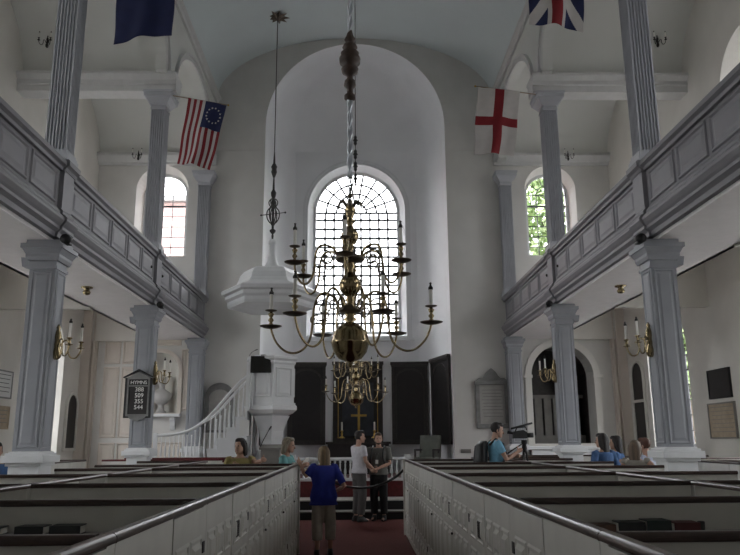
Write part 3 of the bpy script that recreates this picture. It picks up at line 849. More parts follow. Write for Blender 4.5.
def big_rod(t, loc, S):
    z = lambda w: w - loc[2]
    ROOF = ZCR - .02
    # dove-like winged figure over the upper globe
    mb = MB(); mb.ball((0, 0, z(4.12)), (.035, .055, .075), 12, 8); mb.ball((0, -.02, z(4.22)), (.028, .032, .034), 12, 8)
    for s in (-1, 1): mb.tube([(s * .03, 0, z(4.10)), (s * .075, .01, z(4.17)), (s * .115, .02, z(4.15)), (s * .125, .02, z(4.07))], [.02, .022, .018, .006], 8)
    mb.build('winged_finial', M_BRASSD, t)
    mb = MB(); mb.tube([(0, 0, z(4.2)), (0, 0, z(4.32))], .014, 8)
    mb.tube([(.03 * math.cos(a * PI / 8), 0, z(4.38) + .06 * math.sin(a * PI / 8)) for a in range(17)], .008, 6); mb.build('shackle', M_IRON, t)
    mb = MB(); twisted(mb, 0, 0, z(4.44), z(5.40), .030); twisted(mb, 0, 0, z(6.17), z(ROOF), .030); mb.build('twisted_rod', M_SILVER, t)
    mb = MB(); mb.lathe([(r_ * 1.17, z_) for r_, z_ in [(.02, z(5.36)), (.055, z(5.38)), (.055, z(5.42)), (.028, z(5.45)), (.03, z(5.5)), (.06, z(5.54)), (.052, z(5.6)), (.03, z(5.63)), (.03, z(5.66)), (.075, z(5.70)), (.085, z(5.75)), (.06, z(5.79)), (.10, z(5.82)), (.105, z(5.88)), (.085, z(5.92)), (.09, z(5.95)), (.055, z(5.99)), (.075, z(6.02)), (.06, z(6.06)), (.04, z(6.09)), (.055, z(6.12)), (.035, z(6.17)), (.02, z(6.24))]], (0, 0, 0), 20)
    mb.build('turned_boss', M_WOODF, t)
def small_rod(t, loc, S):
    z = lambda w: w - loc[2]
    mb = MB(); mb.tube([(0, 0, z(3.3)), (0, 0, z(ZCR - .02))], .011, 6); mb.build('rod', M_IRON, t)
    mb = MB()
    for zc in (7.55, 7.85, 8.15, 8.5): mb.lathe([(.01, z(zc) - .13), (.04, z(zc) - .08), (.03, z(zc) - .03), (.06, z(zc)), (.03, z(zc) + .04), (.04, z(zc) + .08), (.01, z(zc) + .13)], (0, 0, 0), 12)
    mb.build('rod_ornament', M_IRON, t)
chandelier('chandelier', 'large two-tier brass chandelier with big globe hanging over the centre aisle', (-.06, 7.6, 2.61), 1.0, -8, -94, big_rod)
chandelier('chandelier', 'smaller brass chandelier hanging farther back in front of the altar', (0.0, 16.0, 2.50), .78, 15, 45, small_rod)

# ------------------------------------------------------------------ wall lights
def sconce(loc, rz, label, s=1.0, m=M_BRASS, group='brass sconces on the lower columns'):
    """local +X points away from the wall"""
    t = thing('wall_sconce', label, 'sconce', loc, rz, group)
    mb = MB(); mb.lathe([(.03 * s, -.20 * s), (.07 * s, -.17 * s), (.085 * s, -.10 * s), (.05 * s, -.04 * s), (.06 * s, 0), (.045 * s, .05 * s), (.065 * s, .10 * s), (.05 * s, .16 * s), (.025 * s, .2 * s), (.035 * s, .23 * s), (.01, .27 * s)], (.03, 0, 0), 14)
    bp_ = mb.build('backplate', m, t); bp_.scale = (.8, .62, 1)
    for a in (-38, 38):
        ca, sa = math.cos(math.radians(a)), math.sin(math.radians(a))
        L = smooth([(.06, -.02), (.11, .06), (.16, .05), (.165, -.06), (.20, -.15), (.27, -.16), (.32, -.09), (.33, -.03)], 4)
        mb = MB(); mb.tube([(r * s * ca, r * s * sa, z * s) for r, z in L], .011 * s, 7)
        arm = mb.build('arm', m, t)
        c = (.33 * s * ca, .33 * s * sa, -.03 * s)
        MB().lathe([(.01 * s, -.01 * s), (.045 * s, .0), (.05 * s, .008 * s), (.015 * s, .012 * s), (.022 * s, .04 * s), (.014 * s, .07 * s), (.036 * s, .085 * s), (.036 * s, .095 * s), (.016 * s, .1 * s)], c, 12).build('candle_cup', m, arm)
        MB().lathe([(.017 * s, .09 * s), (.016 * s, .29 * s), (.004, .3 * s)], c, 10).build('candle', M_CANDLE, arm)
        MB().lathe([(.02 * s, .285 * s), (.022 * s, .305 * s), (.01 * s, .325 * s), (.013 * s, .335 * s), (.004, .345 * s)], c, 10).build('candle_cap', M_IRON, arm)
    return t
sconce((-3.972, 9.66, 2.87), 0, 'brass two-candle sconce on the nearer left column')
sconce((3.972, 9.66, 2.87), PI, 'brass two-candle sconce on the nearer right column')
sconce((-3.972, 14.45, 2.90), 0, 'brass two-candle sconce beside the hymn board on the second left column')
sconce((3.972, 14.45, 2.90), PI, 'brass two-candle sconce on the second right column against the dark arch')
G2 = 'dark sconces up in the aisle vaults'
sconce((-6.52, 14.1, 9.88), -PI / 2, 'dark candle sconce high in the left aisle vault, behind the fluted column', .6, M_IRON, G2)
sconce((6.52, 14.1, 9.95), -PI / 2, 'dark candle sconce high in the right aisle vault, behind the fluted column', .6, M_IRON, G2)
sconce((-6.0, D3 - .26, 9.33), -PI / 2, 'dark sconce on the cornice over the left arched window', .6, M_IRON, G2)
sconce((5.95, D3 - .26, 9.33), -PI / 2, 'dark sconce on the cornice over the right arched window', .6, M_IRON, G2)

def cap_lamp(loc, label):
    t = thing('spotlight', label, 'spotlight', loc, 0, 'black spotlights at the column capitals')
    MB().box(-.05, -.05, 0, .05, .05, .02).build('base', M_BLACK, t)
    mb = MB(); mb.tube([(0, .06, .08), (0, -.09, .06)], [.05, .065], 14); mb.build('lamp_head', M_BLACK, t)
    mb = MB(); mb.tube([(0, 0, .0), (0, .0, .07)], .015, 8); mb.build('bracket', M_BLACK, t)
for sgn, sd in ((-1, 'left'), (1, 'right')):
    cap_lamp((sgn * 3.86, 9.48, 4.19), 'black spotlight on the capital of the nearer %s column' % sd)
    cap_lamp((sgn * 3.86, 14.28, 4.19), 'black spotlight on the capital of the second %s column' % sd)
    for y, nm in ((9.66, 'nearer'), (14.45, 'second')):
        t = thing('floodlight', 'small grey floodlight box on the outer side of the %s %s column' % (nm, sd), 'floodlight', (sgn * (XC + .175), y, 3.98), 0, 'grey floodlights under the capitals')
        mb = MB(); mb.frustum((sgn * .10, 0), .10, .14, -.06, .13, .18, .06); mb.build('housing', M_COLUMN, t)
        MB().box(0, -.02, -.02, sgn * .06, .02, .02).build('bracket', M_COLUMN, t)
    t = thing('ceiling_light', 'round brass ceiling light under the %s gallery' % sd, 'light', (sgn * 4.68, 12.5, 4.25), 0, 'brass lights under the galleries')
    MB().lathe([(.10, 0), (.10, -.02), (.05, -.03), (.045, -.06)], (0, 0, 0), 16).build('rose', M_BRASS, t)
    MB().lathe([(.045, -.06), (.07, -.09), (.055, -.13), (.02, -.14)], (0, 0, 0), 16).build('lamp_cup', M_BRASS, t)

# ------------------------------------------------------------------ flags
FL_R = mat('flag_red', (.23, .012, .018), .8, noise=.08); FL_W = mat('flag_white', (.55, .52, .50), .8, noise=.05); FL_B = mat('flag_blue', (.012, .018, .075), .8, noise=.1)
def flag(label, tl, tr, bl, br, pole, cls, nu, nv, amp, extra=None):
    t = thing('flag', label, 'flag', pole[0], 0, 'flags hung between the columns')
    o = Vector(pole[0])
    tl, tr, bl, br = [Vector(p) - o for p in (tl, tr, bl, br)]
    def fn(u, v):
        p = (tl * (1 - u) + tr * u) * (1 - v) + (bl * (1 - u) + br * u) * v
        w = amp * (.25 + v)
        return (p.x + .015 * v * math.sin(9 * v + 2 * u), p.y + w * math.sin(7.5 * u + 1.5 * v) + .4 * w * math.sin(15 * u + 4 * v), p.z - .02 * v * math.sin(6 * u + 1))
    f = MB().grid(fn, nu, nv, cls).build('cloth', [FL_R, FL_W, FL_B], t, recalc=False)
    sm = f.modifiers.new('thickness', 'SOLIDIFY'); sm.thickness = .004
    a, b = Vector((0, 0, 0)), Vector(pole[1]) - o
    mb = MB(); mb.tube([a, b], .012, 8); mb.build('pole', mat('ash_pole', (.30, .24, .17), .5), t)
    MB().ball(tuple(b), .022, 10, 6).build('finial', M_GOLD, t)
    if extra: extra(f, fn)
def betsy(u, v):
    if u > 6 / 13 and v < .42: return 2
    return 0 if int(u * 13) % 2 == 0 else 1
def stars(f, fn):
    for q in range(13):
        a = 2 * PI * q / 13; cu, cv = .735 + .175 * math.cos(a), .205 + .115 * math.sin(a)
        c = Vector(fn(cu, cv)); mb = MB(); V = []
        for s in range(10):
            r = .026 if s % 2 == 0 else .011; b = 2 * PI * s / 10 + PI / 2
            V.append((c.x + r * math.cos(b), c.y - .008, c.z + r * math.sin(b)))
        mb.add(V + [(x, y + .004, z) for x, y, z in V], [list(range(10)), [10 + i for i in range(10)]] + [[i, (i + 1) % 10, 10 + (i + 1) % 10, 10 + i] for i in range(10)])
        mb.build('star', FL_W, f)
flag('striped red and white flag with a ring of stars hanging by the left column', (-3.50, 14.15, 8.66), (-2.70, 14.15, 8.49), (-3.68, 14.15, 7.22), (-2.98, 14.15, 7.07), ((-3.84, 14.2, 8.73), (-2.66, 14.15, 8.49)), betsy, 52, 50, .05, stars)
def george(u, v): return 0 if abs(u - .52) < .105 or abs(v - .5) < .07 else 1
flag('white flag with a red cross hanging by the right column', (2.60, 14.15, 8.93), (3.50, 14.15, 8.82), (2.46, 14.15, 7.42), (3.31, 14.15, 7.37), ((3.84, 14.2, 8.78), (2.55, 14.15, 8.94)), george, 60, 60, .03)
def union(u, v):
    a, b = (v - .5) * 1.9, (u - .5)          # a along the fly, b along the hoist
    if abs(b) < .10 or abs(a) < .10: return 0
    if abs(b) < .165 or abs(a) < .165: return 1
    for s in (1, -1):
        d = (b - s * a * .53) / 1.13
        if abs(d) < .10:
            off = .035 if (a > 0) == (s > 0) else -.035
            return 0 if abs(d - off) < .03 and False else 1
    return 2
flag('red, white and blue crossed flag cut by the top of the picture on the right', (2.62, 9.55, 8.85), (3.42, 9.55, 8.78), (2.55, 9.55, 7.58), (3.36, 9.55, 7.44), ((3.98, 9.58, 8.74), (2.5, 9.55, 8.90)), union, 100, 150, .035)
flag('plain dark blue flag cut by the top of the picture on the left', (-3.48, 9.55, 8.72), (-2.66, 9.55, 8.78), (-3.49, 9.55, 7.22), (-2.64, 9.55, 7.36), ((-3.98, 9.58, 8.66), (-2.5, 9.55, 8.80)), lambda u, v: 2, 30, 30, .03)

# ------------------------------------------------------------------ pulpit, sounding board, stair
HEXA = math.radians(-80)
t = thing('pulpit', 'white panelled hexagonal pulpit on a flared stem beside the chancel', 'pulpit', (-2.06, 18.0, .72))
def hexl(prof): return MB().lathe([(r, z - .72) for r, z in prof], (0, 0, 0), 6, HEXA, sm=False)
hexl([(.60, 2.50), (.60, 3.42)]).build('body', M_WHITE, t)
mb = MB()
for q in range(6):
    a0, a1 = HEXA + q * PI / 3, HEXA + (q + 1) * PI / 3
    p0, p1 = Vector((.60 * math.cos(a0), .60 * math.sin(a0), 0)), Vector((.60 * math.cos(a1), .60 * math.sin(a1), 0))
    e = (p1 - p0); L = e.length; e.normalize(); nn = Vector((e.y, -e.x, 0))
    if nn.dot(p0) < 0: nn = -nn
    raised_panel(mb, lambda u, z, d, p0=p0, e=e, nn=nn: tuple(p0 + e * u - nn * d + Vector((0, 0, z))), .07, L - .07, 2.64 - .72, 3.34 - .72, .04, .025)
mb.build('panel', M_WHITE, t)
hexl([(.62, 3.42), (.64, 3.46), (.64, 3.50), (.70, 3.55), (.70, 3.60), (.60, 3.62)]).build('cornice', M_WHITE, t)
hexl([(.44, 2.20), (.58, 2.26), (.68, 2.34), (.68, 2.42), (.64, 2.46), (.64, 2.50)]).build('base_moulding', M_WHITE, t)
hexl([(.36, 0.80), (.36, 1.40), (.30, 1.44), (.27, 1.50), (.28, 1.65), (.33, 1.85), (.42, 2.05), (.50, 2.20)]).build('stem', M_WHITE, t)
hexl([(.42, .72), (.42, .80)]).build('foot', M_WHITE, t)
MB().tube([(-.42, .28, 0), (-.42, .28, 3.0)], .06, 8).build('corner_post', M_WHITE, t)

t = thing('monitor', 'black flat monitor hung on the front of the white pulpit', 'monitor', (-2.26, 17.40, 3.20))
MB().box(-.245, 0, 0, .245, .04, .40).build('housing', M_BLACK, t, .006)
MB().box(-.23, -.004, .015, .23, .0, .385).build('screen', mat('dark_screen', (.02, .02, .018), .15), t)
MB().box(-.04, .04, .15, .04, .16, .25).build('bracket', M_BLACK, t)
t = thing('microphone', 'thin gooseneck microphone curving up from the pulpit rail', 'microphone', (-2.62, 17.75, 3.50))
mb = MB(); mb.tube(smooth([(0, 0, 0), (.02, 0, .12), (.08, 0, .22), (.17, 0, .28)], 4), .006, 6); mb.build('gooseneck', M_BLACK, t)
MB().tube([(.17, 0, .28), (.22, 0, .295)], .012, 8, round_ends=True).build('capsule', M_BLACK, t)

t = thing('sounding_board', 'white hexagonal sounding board hanging over the pulpit from a star on the vault', 'canopy', (-2.09, 17.7, 4.95))
def hx(prof, nm, m=M_WHITE): return MB().lathe([(r * 1.03, z - 4.95 - (.16 if z < 5.8 else .14)) for r, z in prof], (0, 0, 0), 6, 0.03, sm=False).build(nm, m, t)
hx([(.55, 4.97), (1.02, 4.95), (1.04, 5.02), (1.04, 5.10), (1.10, 5.16), (1.10, 5.24), (1.18, 5.28), (1.20, 5.36), (1.14, 5.40)], 'cornice')
hx([(1.14, 5.40), (.98, 5.45), (.86, 5.52), (.80, 5.62), (.76, 5.76), (.66, 5.86), (.50, 5.91), (.20, 5.92)], 'roof')
MB().lathe([(r, z - 4.95) for r, z in ((.26, 5.77), (.18, 5.86), (.12, 6.0), (.085, 6.20), (.08, 6.42), (.10, 6.45), (.10, 6.50), (.06, 6.56))], (0, 0, 0), 14).build('pedestal', M_WHITE, t)
mb = MB(); mb.tube([(0, 0, 1.55), (0, 0, 12.74 - 4.95)], .013, 6); mb.build('rod', M_IRON, t)
mb = MB(); mb.lathe([(r, z - 4.95) for r, z in ((.02, 6.56), (.03, 6.66), (.02, 6.70), (.07, 6.76), (.08, 6.80), (.03, 6.84), (.03, 6.92), (.06, 6.97), (.03, 7.02), (.03, 7.5), (.05, 7.56), (.03, 7.62), (.06, 7.72), (.07, 7.80), (.03, 7.88), (.02, 8.2), (.05, 8.28), (.075, 8.36), (.06, 8.44), (.08, 8.50), (.03, 8.60), (.015, 8.9))], (0, 0, 0), 14)
mb.build('iron_finial', M_IRON, t)
mb = MB()
for q in range(6):
    a = q * PI / 3; ca, sa = math.cos(a), math.sin(a)
    L = smooth([(.03, 6.98), (.09, 7.02), (.15, 7.14), (.15, 7.30), (.08, 7.40), (.04, 7.46)], 4)
    mb.tube([(r * ca, r * sa, z - 4.95) for r, z in L], .016, 6)
    L = smooth([(.03, 7.42), (.09, 7.46), (.11, 7.56), (.05, 7.64)], 4); mb.tube([(r * ca, r * sa, z - 4.95) for r, z in L], .014, 6)
mb.tube([(-.30, 0, 7.20 - 4.95), (.30, .08, 7.30 - 4.95)], .010, 6); mb.ball((-.30, 0, 7.20 - 4.95), .026, 8, 6); mb.ball((.30, .08, 7.30 - 4.95), .026, 8, 6)
mb.build('iron_scrolls', M_IRON, t)
mb = MB(); V = []
for s in range(18):
    r = .33 if s % 2 == 0 else .17; a = 2 * PI * s / 18 + .1; V.append((r * math.cos(a), r * math.sin(a)))
zc = 12.79 - 4.95
mb.add([(x, y, zc) for x, y in V] + [(x * .8, y * .8, zc + .03) for x, y in V] + [(0, 0, zc - .09)], [[i, (i + 1) % 18, 36] for i in range(18)] + [[i, (i + 1) % 18, 18 + (i + 1) % 18, 18 + i] for i in range(18)] + [[18 + i for i in range(18)]])
st = mb.build('star_boss', M_BRASSD, t); st.rotation_euler = (0, 0, 0)

t = thing('pulpit_stair', 'white balustered stair climbing right to the pulpit', 'stairs', (-3.46, 17.45, .72))
SX, SZ, ST = .212, .242, 1.45 - .72
for q in range(5):
    MB().box(q * SX, 0, -.0, q * SX + (SX if q < 4 else .05), .78, ST + q * SZ - .04).build('step_block', M_WHITE, t)
    MB().box(q * SX - .02, -.03, ST + q * SZ - .04, q * SX + (SX if q < 4 else .05), .78, ST + q * SZ).build('tread', M_WHITE, t)
MB().box(-.35, 0, 0, 0, .78, ST - .24).build('step_block', M_WHITE, t)
MB().box(-1.22, 0, -.72, -.35, .78, .42).build('landing', M_WHITE, t)
SB = [(.022, 0), (.022, .06), (.013, .08), (.024, .2), (.022, .3), (.012, .42), (.012, .62), (.02, .70)]
base_b = MB().lathe(SB, (0, 0, 0), 8).build('baluster', M_WHITE, t); base_b.location = (.05, .03, ST)
def balus(x, y, z, s=1.0):
    c = base_b.copy(); col.objects.link(c); c.parent = t; c.location = (x, y, z); c.scale = (1, 1, s)
for q in range(5):
    for e in (.05, .155):
        if not (q == 0 and e == .05): balus(q * SX + e, .03, ST + q * SZ, 1.0 + (e - .05) * 1.2)
        balus(q * SX + e, .75, ST + q * SZ, 1.0 + (e - .05) * 1.2)
for q in range(3): balus(-.30 + q * .11, .03, ST - .24, .96 + .1 * q)
for q in range(9): balus(-1.18 + q * .10, .03, .42, .9)
hr = smooth([(-1.22, .03, 1.04), (-.75, .03, 1.07), (-.38, .03, 1.18), (0, .03, 1.46), (.42, .03, 1.95), (.70, .03, 2.26), (.88, .03, 2.42), (.90, .03, 2.62)], 4)
mb = MB(); mb.tube(hr, .034, 8); mb.build('handrail', M_WHITE, t)
hr2 = smooth([(-.30, .75, 1.36), (0, .75, 1.52), (.42, .75, 1.98), (.70, .75, 2.28), (.88, .75, 2.45), (.90, .75, 2.70)], 4)
mb = MB(); mb.tube(hr2, .034, 8); mb.build('handrail', M_WHITE, t)
MB().box(-1.26, -.02, 0, -1.18, .06, 1.10).build('newel', M_WHITE, t)
MB().box(.86, -.02, 1.6, .95, .07, 2.74).build('newel', M_WHITE, t)
o = MB().box(-2.72, 17.418, 1.74, -2.50, 17.424, 2.10).build('notice', mat('paper', (.72, .72, .70), .8)); tag(o, 'white paper notice fixed to the side of the pulpit stair', 'notice')

t = thing('reading_desk', 'grey-green wooden reading desk below the pulpit', 'desk', (-1.98, 17.45, .72))
MB().box(-.22, -.15, 0, .22, .15, .70).build('body', M_GREYWOOD, t, .01)
mb = MB(); mb.prism([(-.19, .70), (.19, .70), (.19, .82), (-.19, .74)], 'x', -.25, .25); mb.build('slope', M_GREYWOOD, t)
t = thing('microphone', 'thin gooseneck microphone leaning over the grey reading desk', 'microphone', (-2.24, 17.36, 1.44))
mb = MB(); mb.tube([(0, 0, 0), (.10, 0, .22), (.22, 0, .44)], .010, 6); mb.build('gooseneck', M_BLACK, t)
MB().tube([(.22, 0, .44), (.26, 0, .50)], .018, 8, round_ends=True).build('capsule', M_BLACK, t)

# ------------------------------------------------------------------ altar and wall tablets of the apse
def tablet(x0, y0, x1, y1, zb, zt, label, nm='commandment_tablet'):
    p0, p1 = Vector((x0, y0, 0)), Vector((x1, y1, 0)); e = (p1 - p0); L = e.length; e.normalize(); nn = Vector((e.y, -e.x, 0))
    if nn.y > 0: nn = -nn
    t = thing(nm, label, 'tablet', (x0, y0, 0), 0, 'black tablets round the apse')
    fm = lambda u, z, d: tuple(e * u - nn * d + Vector((0, 0, z)))
    mb = MB()
    def bx(u0, u1, z0, z1, d0, d1): 
        V = [fm(u, z, d) for d in (d0, d1) for u, z in ((u0, z0), (u1, z0), (u1, z1), (u0, z1))]
        mb.add(V, [[0, 1, 2, 3], [4, 5, 6, 7], [0, 1, 5, 4], [1, 2, 6, 5], [2, 3, 7, 6], [3, 0, 4, 7]])
    bx(.03, L - .03, zb, zt - .08, -.04, -.005); mb.build('board', M_BLACKP, t); mb = MB()
    bx(-.03, L + .03, zt - .09, zt, -.10, 0); bx(-.01, L + .01, zt - .13, zt - .09, -.07, 0); mb.build('cornice', M_BFRAME, t); mb = MB()
    bx(.0, .07, zb, zt - .13, -.06, 0); bx(L - .07, L, zb, zt - .13, -.06, 0); mb.build('side_frame', M_BFRAME, t); mb = MB()
    bx(.0, L, zb - .03, zb + .05, -.065, 0); mb.build('bottom_frame', M_BFRAME, t); mb = MB()
    h = L / 2 - .09
    ring(mb, arch_loop(L / 2, h - .05, zb + .10, zt - .17 - h * .85, (h - .05) * .8), arch_loop(L / 2, h, zb + .06, zt - .17 - h * .85, h * .85), fm, -.055, -.035)
    mb.build('arch_moulding', M_BFRAME, t)
    return t, fm, L
tablet(-1.96, 21.20, -.88, 21.28, 1.53, 3.84, 'tall black arched tablet left of the altar, beside the pulpit')
tablet(1.04, 21.28, 2.08, 21.16, 1.53, 3.84, 'tall black arched tablet right of the altar')
tablet(2.19, 20.90, 2.525, 19.50, 1.53, 3.87, 'angled black tablet at the right edge of the apse')
tablet(-2.525, 19.50, -2.19, 20.90, 1.53, 3.87, 'angled black tablet behind the pulpit at the left edge of the apse')
t, fm, L = tablet(-.66, 21.28, .77, 21.28, 1.40, 3.86, 'dark altarpiece with a dim painting and gilt lines behind the cross', 'altarpiece')
mb = MB(); mb.box(.22, -.05, .62, L - .22, -.045, 2.9); 
V = MB(); V.box(.26, -.060, 1.75, L - .26, -.045, 3.25); V.build('painting', mat('dim_painting', (.035, .042, .055), .35, noise=.6, scale=2.2), t)
for u in (.14, L - .16): MB().box(u, -.075, 1.5, u + .02, -.05, 3.4).build('gilt_line', M_GOLD, t)
t = thing('altar', 'dark altar table in front of the altarpiece', 'altar', (.06, 20.85, .72))
MB().box(-.85, -.25, 0, .85, .25, .80).build('frontal', mat('dark_altar_cloth', (.035, .03, .03), .8, noise=.15), t); MB().box(-.9, -.30, .80, .9, .30, .86).build('table_top', M_BFRAME, t)
MB().box(-.7, .05, .86, .7, .25, .96).build('gradine', M_BFRAME, t)
t = thing('cross', 'gilt cross standing on the altar', 'cross', (.08, 20.99, 1.68))
MB().frustum((0, 0), .26, .14, 0, .10, .08, .14).build('base', M_GOLD, t)
mb = MB(); mb.box(-.032, -.02, .14, .032, .02, .92); mb.box(-.22, -.02, .60, -.032, .02, .66); mb.box(.032, -.02, .60, .22, .02, .66); mb.build('cross_shaft', M_GOLD, t)
for x, lab in ((-.40, 'brass candlestick with white candle left of the altar cross'), (.52, 'brass candlestick with white candle right of the altar cross')):
    t = thing('candlestick', lab, 'candlestick', (x, 20.99, 1.68), 0, 'altar candlesticks')
    MB().lathe([(.09, 0), (.08, .03), (.02, .06), (.03, .12), (.015, .18), (.05, .2), (.02, .22)], (0, 0, 0), 14).build('stick', M_GOLD, t)
    MB().lathe([(.025, .21), (.024, .44), (.004, .45)], (0, 0, 0), 10).build('candle', M_CANDLE, t)
t = thing('armchair', 'grey upholstered armchair by the right end of the chancel', 'chair', (1.86, 19.6, .72), math.radians(-25))
CH = mat('grey_green_upholstery', (.14, .15, .13), .9, noise=.15)
MB().box(-.28, -.26, .34, .28, .26, .46).build('seat', CH, t, .03)
mb = MB(); mb.prism([(.18, .44), (.30, .44), (.38, 1.0), (.28, 1.02)], 'x', -.28, .28); mb.build('backrest', CH, t, .02)
for x in (-.25, .25):
    MB().box(x - .03, -.24, .62, x + .03, .26, .67).build('armrest', M_BFRAME, t, .008); MB().box(x - .025, -.24, 0, x + .025, -.19, .64).build('leg', M_BFRAME, t); MB().box(x - .025, .2, 0, x + .025, .25, .64).build('leg', M_BFRAME, t)

# ------------------------------------------------------------------ memorials and notices on the walls
t = thing('memorial_tablet', 'grey stone wall memorial with a scrolled pediment right of the chancel', 'tablet', (3.57, D3, 1.9))
MB().box(-.33, -.03, .12, .33, 0, 1.12).build('inscription', M_STONEL, t)
mb = MB(); mb.box(-.43, -.08, .08, -.33, 0, 1.16); mb.build('side_frame', M_STONE, t); MB().box(.33, -.08, .08, .43, 0, 1.16).build('side_frame', M_STONE, t)
MB().box(-.46, -.11, 1.12, .46, 0, 1.22).build('cornice', M_STONE, t, .01); MB().box(-.42, -.09, 0.0, .42, 0, .12).build('sill', M_STONE, t, .01)
mb = MB(); mb.prism([(-.44, 1.22), (-.34, 1.30), (-.24, 1.30), (-.18, 1.36), (-.12, 1.46), (-.05, 1.52), (0, 1.56), (.05, 1.52), (.12, 1.46), (.18, 1.36), (.24, 1.30), (.34, 1.30), (.44, 1.22)], 'y', -.07, 0)
mb.build('pediment', M_STONE, t, .01)
mb = MB()
for q in range(9): mb.box(-.27 + .02 * (q % 3), -.034, .98 - q * .085, .27 - .03 * (q % 2), -.03, .995 - q * .085)
mb.build('inscription_lines', M_STONE, t)
t = thing('memorial_tablet', 'arched stone memorial half hidden behind the pulpit stair', 'tablet', (-3.55, D3, 1.9))
mb = MB(); ring(mb, arch_loop(0, .27, .0, .82, .22), arch_loop(0, .38, -.06, .85, .36), lambda u, z, d: (u, d, z), -.07, 0); mb.build('frame', M_STONE, t)
lp = arch_loop(0, .28, .0, .82, .23); MB().add([(p[0], -.02, p[1]) for p in lp], [list(range(len(lp)))]).build('slab', M_STONEL, t)
o = MB().box(2.71, D3 - .02, 1.28, 2.97, D3, 1.38)
for q in range(5): o.box(2.73, D3 - .03, 1.295 + q * .017, 2.95, D3 - .02, 1.302 + q * .017)
o = o.build('wall_vent', M_GREYWOOD); tag(o, 'small grey vent low on the wall right of the chancel', 'vent')
def side_plaque(nm, sgn, y0, y1, z0, z1, m, fr, label, cat, lines=0, lm=None, grp=None):
    t = thing(nm, label, cat, (sgn * W, y0, z0), 0, grp)
    s = -sgn
    MB().box(0, .02, .02, s * .03, y1 - y0 - .02, z1 - z0 - .02).build('face', m, t)
    mb = MB(); w, h = y1 - y0, z1 - z0
    ring(mb, [(.03, .03), (w - .03, .03), (w - .03, h - .03), (.03, h - .03)], [(0, 0), (w, 0), (w, h), (0, h)], lambda u, z, d: (s * (.045 - d), u, z), 0, .045); mb.build('frame', fr, t)
    if lines:
        mb = MB()
        for q in range(lines):
            z = h - .08 - q * (h - .14) / lines; mb.box(s * .03, .07 + .02 * (q % 2), z - .012, s * .033, w - .08 - .03 * (q % 3), z)
        mb.build('lines', lm, t)
side_plaque('notice_board', -1, 14.4, 15.33, 2.49, 3.05, mat('notice_white', (.62, .63, .62), .6), M_STONE, 'white notice with dark lines on the left side wall, cut by the frame', 'notice', 5, M_IRON)
side_plaque('wall_plaque', -1, 14.5, 15.33, 1.88, 2.34, M_TAN, M_TAN, 'tan plaque under the white notice on the left side wall', 'plaque', 4, M_GREYWOOD)
side_plaque('wall_plaque', 1, 13.82, 14.70, 2.37, 2.94, M_BLACKP, M_BLACK, 'black square plaque on the right side wall above the tan one', 'plaque')
side_plaque('wall_plaque', 1, 13.76, 14.82, 1.60, 2.29, M_TAN, M_GREYWOOD, 'tan inscribed plaque on the right side wall below the black one', 'plaque', 7, M_GREYWOOD)
def arched_tablet(sgn, yc, half, zb, zs, label, bar=None):
    t = thing('arched_tablet', label, 'tablet', (sgn * W, yc, 0)); s = -sgn
    fm = lambda u, z, d: (s * (.05 - d), u, z)
    lp = arch_loop(0, half, zb, zs); MB().add([fm(*p, .02) for p in lp] + [fm(*p, .05) for p in lp], [list(range(len(lp))), [len(lp) + i for i in range(len(lp))]] + [[i, (i + 1) % len(lp), len(lp) + (i + 1) % len(lp), len(lp) + i] for i in range(len(lp))]).build('board', M_BLACKP, t)
    mb = MB(); ring(mb, arch_loop(0, half, zb, zs), arch_loop(0, half + .07, zb - .07, zs), fm, -.01, .05); mb.build('frame', M_PEW, t)
    if bar: MB().box(s * .025, -half, bar, s * .06, half, bar + .07).build('crossbar', M_PEW, t)
arched_tablet(-1, 18.66, .30, 1.48, 2.48, 'small dark arched tablet on the left wall beside the window')
arched_tablet(1, 18.38, .34, 1.45, 3.15, 'tall dark arched tablet with a pale crossbar on the right wall', 2.50)

# bust in the niche with its bracket shelf
t = thing('bracket_shelf', 'white shelf on scrolled brackets under the left niche', 'shelf', (-5.15, D3, 2.24))
MB().box(-.62, -.22, 0, .62, 0, .08).build('shelf_board', M_WHITE, t, .01)
for x in (-.42, .42):
    mb = MB(); mb.prism([(0, 0), (-.18, 0), (-.18, -.06), (-.13, -.12), (-.10, -.22), (-.05, -.30), (0, -.34)], 'x', x - .06, x + .06); mb.build('bracket', M_WHITE, t)
t = thing('bust', 'pale marble bust in the arched niche on the left', 'bust', (-5.10, D3 + .12, 2.34))
BM = mat('bust_marble', (.44, .43, .42), .5, noise=.08)
MB().lathe([(.14, 0), (.14, .05), (.09, .08), (.08, .2), (.11, .24)], (0, 0, 0), 14).build('socle', BM, t)
mb = MB(); mb.loft([((0, 0, .24), .13, .10, 0), ((0, 0, .38), .25, .14, 0), ((0, 0, .50), .27, .13, 0), ((0, 0, .58), .16, .10, 0), ((0, 0, .63), .075, .075, 0), ((0, -.01, .70), .07, .075, 0), ((0, -.02, .76), .09, .105, 0), ((0, -.02, .86), .10, .12, 0), ((0, 0, .95), .085, .11, 0), ((0, 0, 1.0), .03, .04, 0)], 18)
mb.ball((0, -.14, .82), (.015, .03, .03), 8, 6); mb.build('head_and_shoulders', BM, t)

# white sill chest under the right arch
t = thing('sill_cabinet', 'white ledge cabinet below the dark arched recess on the right', 'cabinet', (5.47, D3, 0))
MB().box(-.98, -.30, 0, .98, -.0, 1.36).build('body', M_WHITE, t); MB().box(-1.08, -.36, 1.36, 1.08, -.0, 1.44).build('ledge', M_WHITE, t, .008)

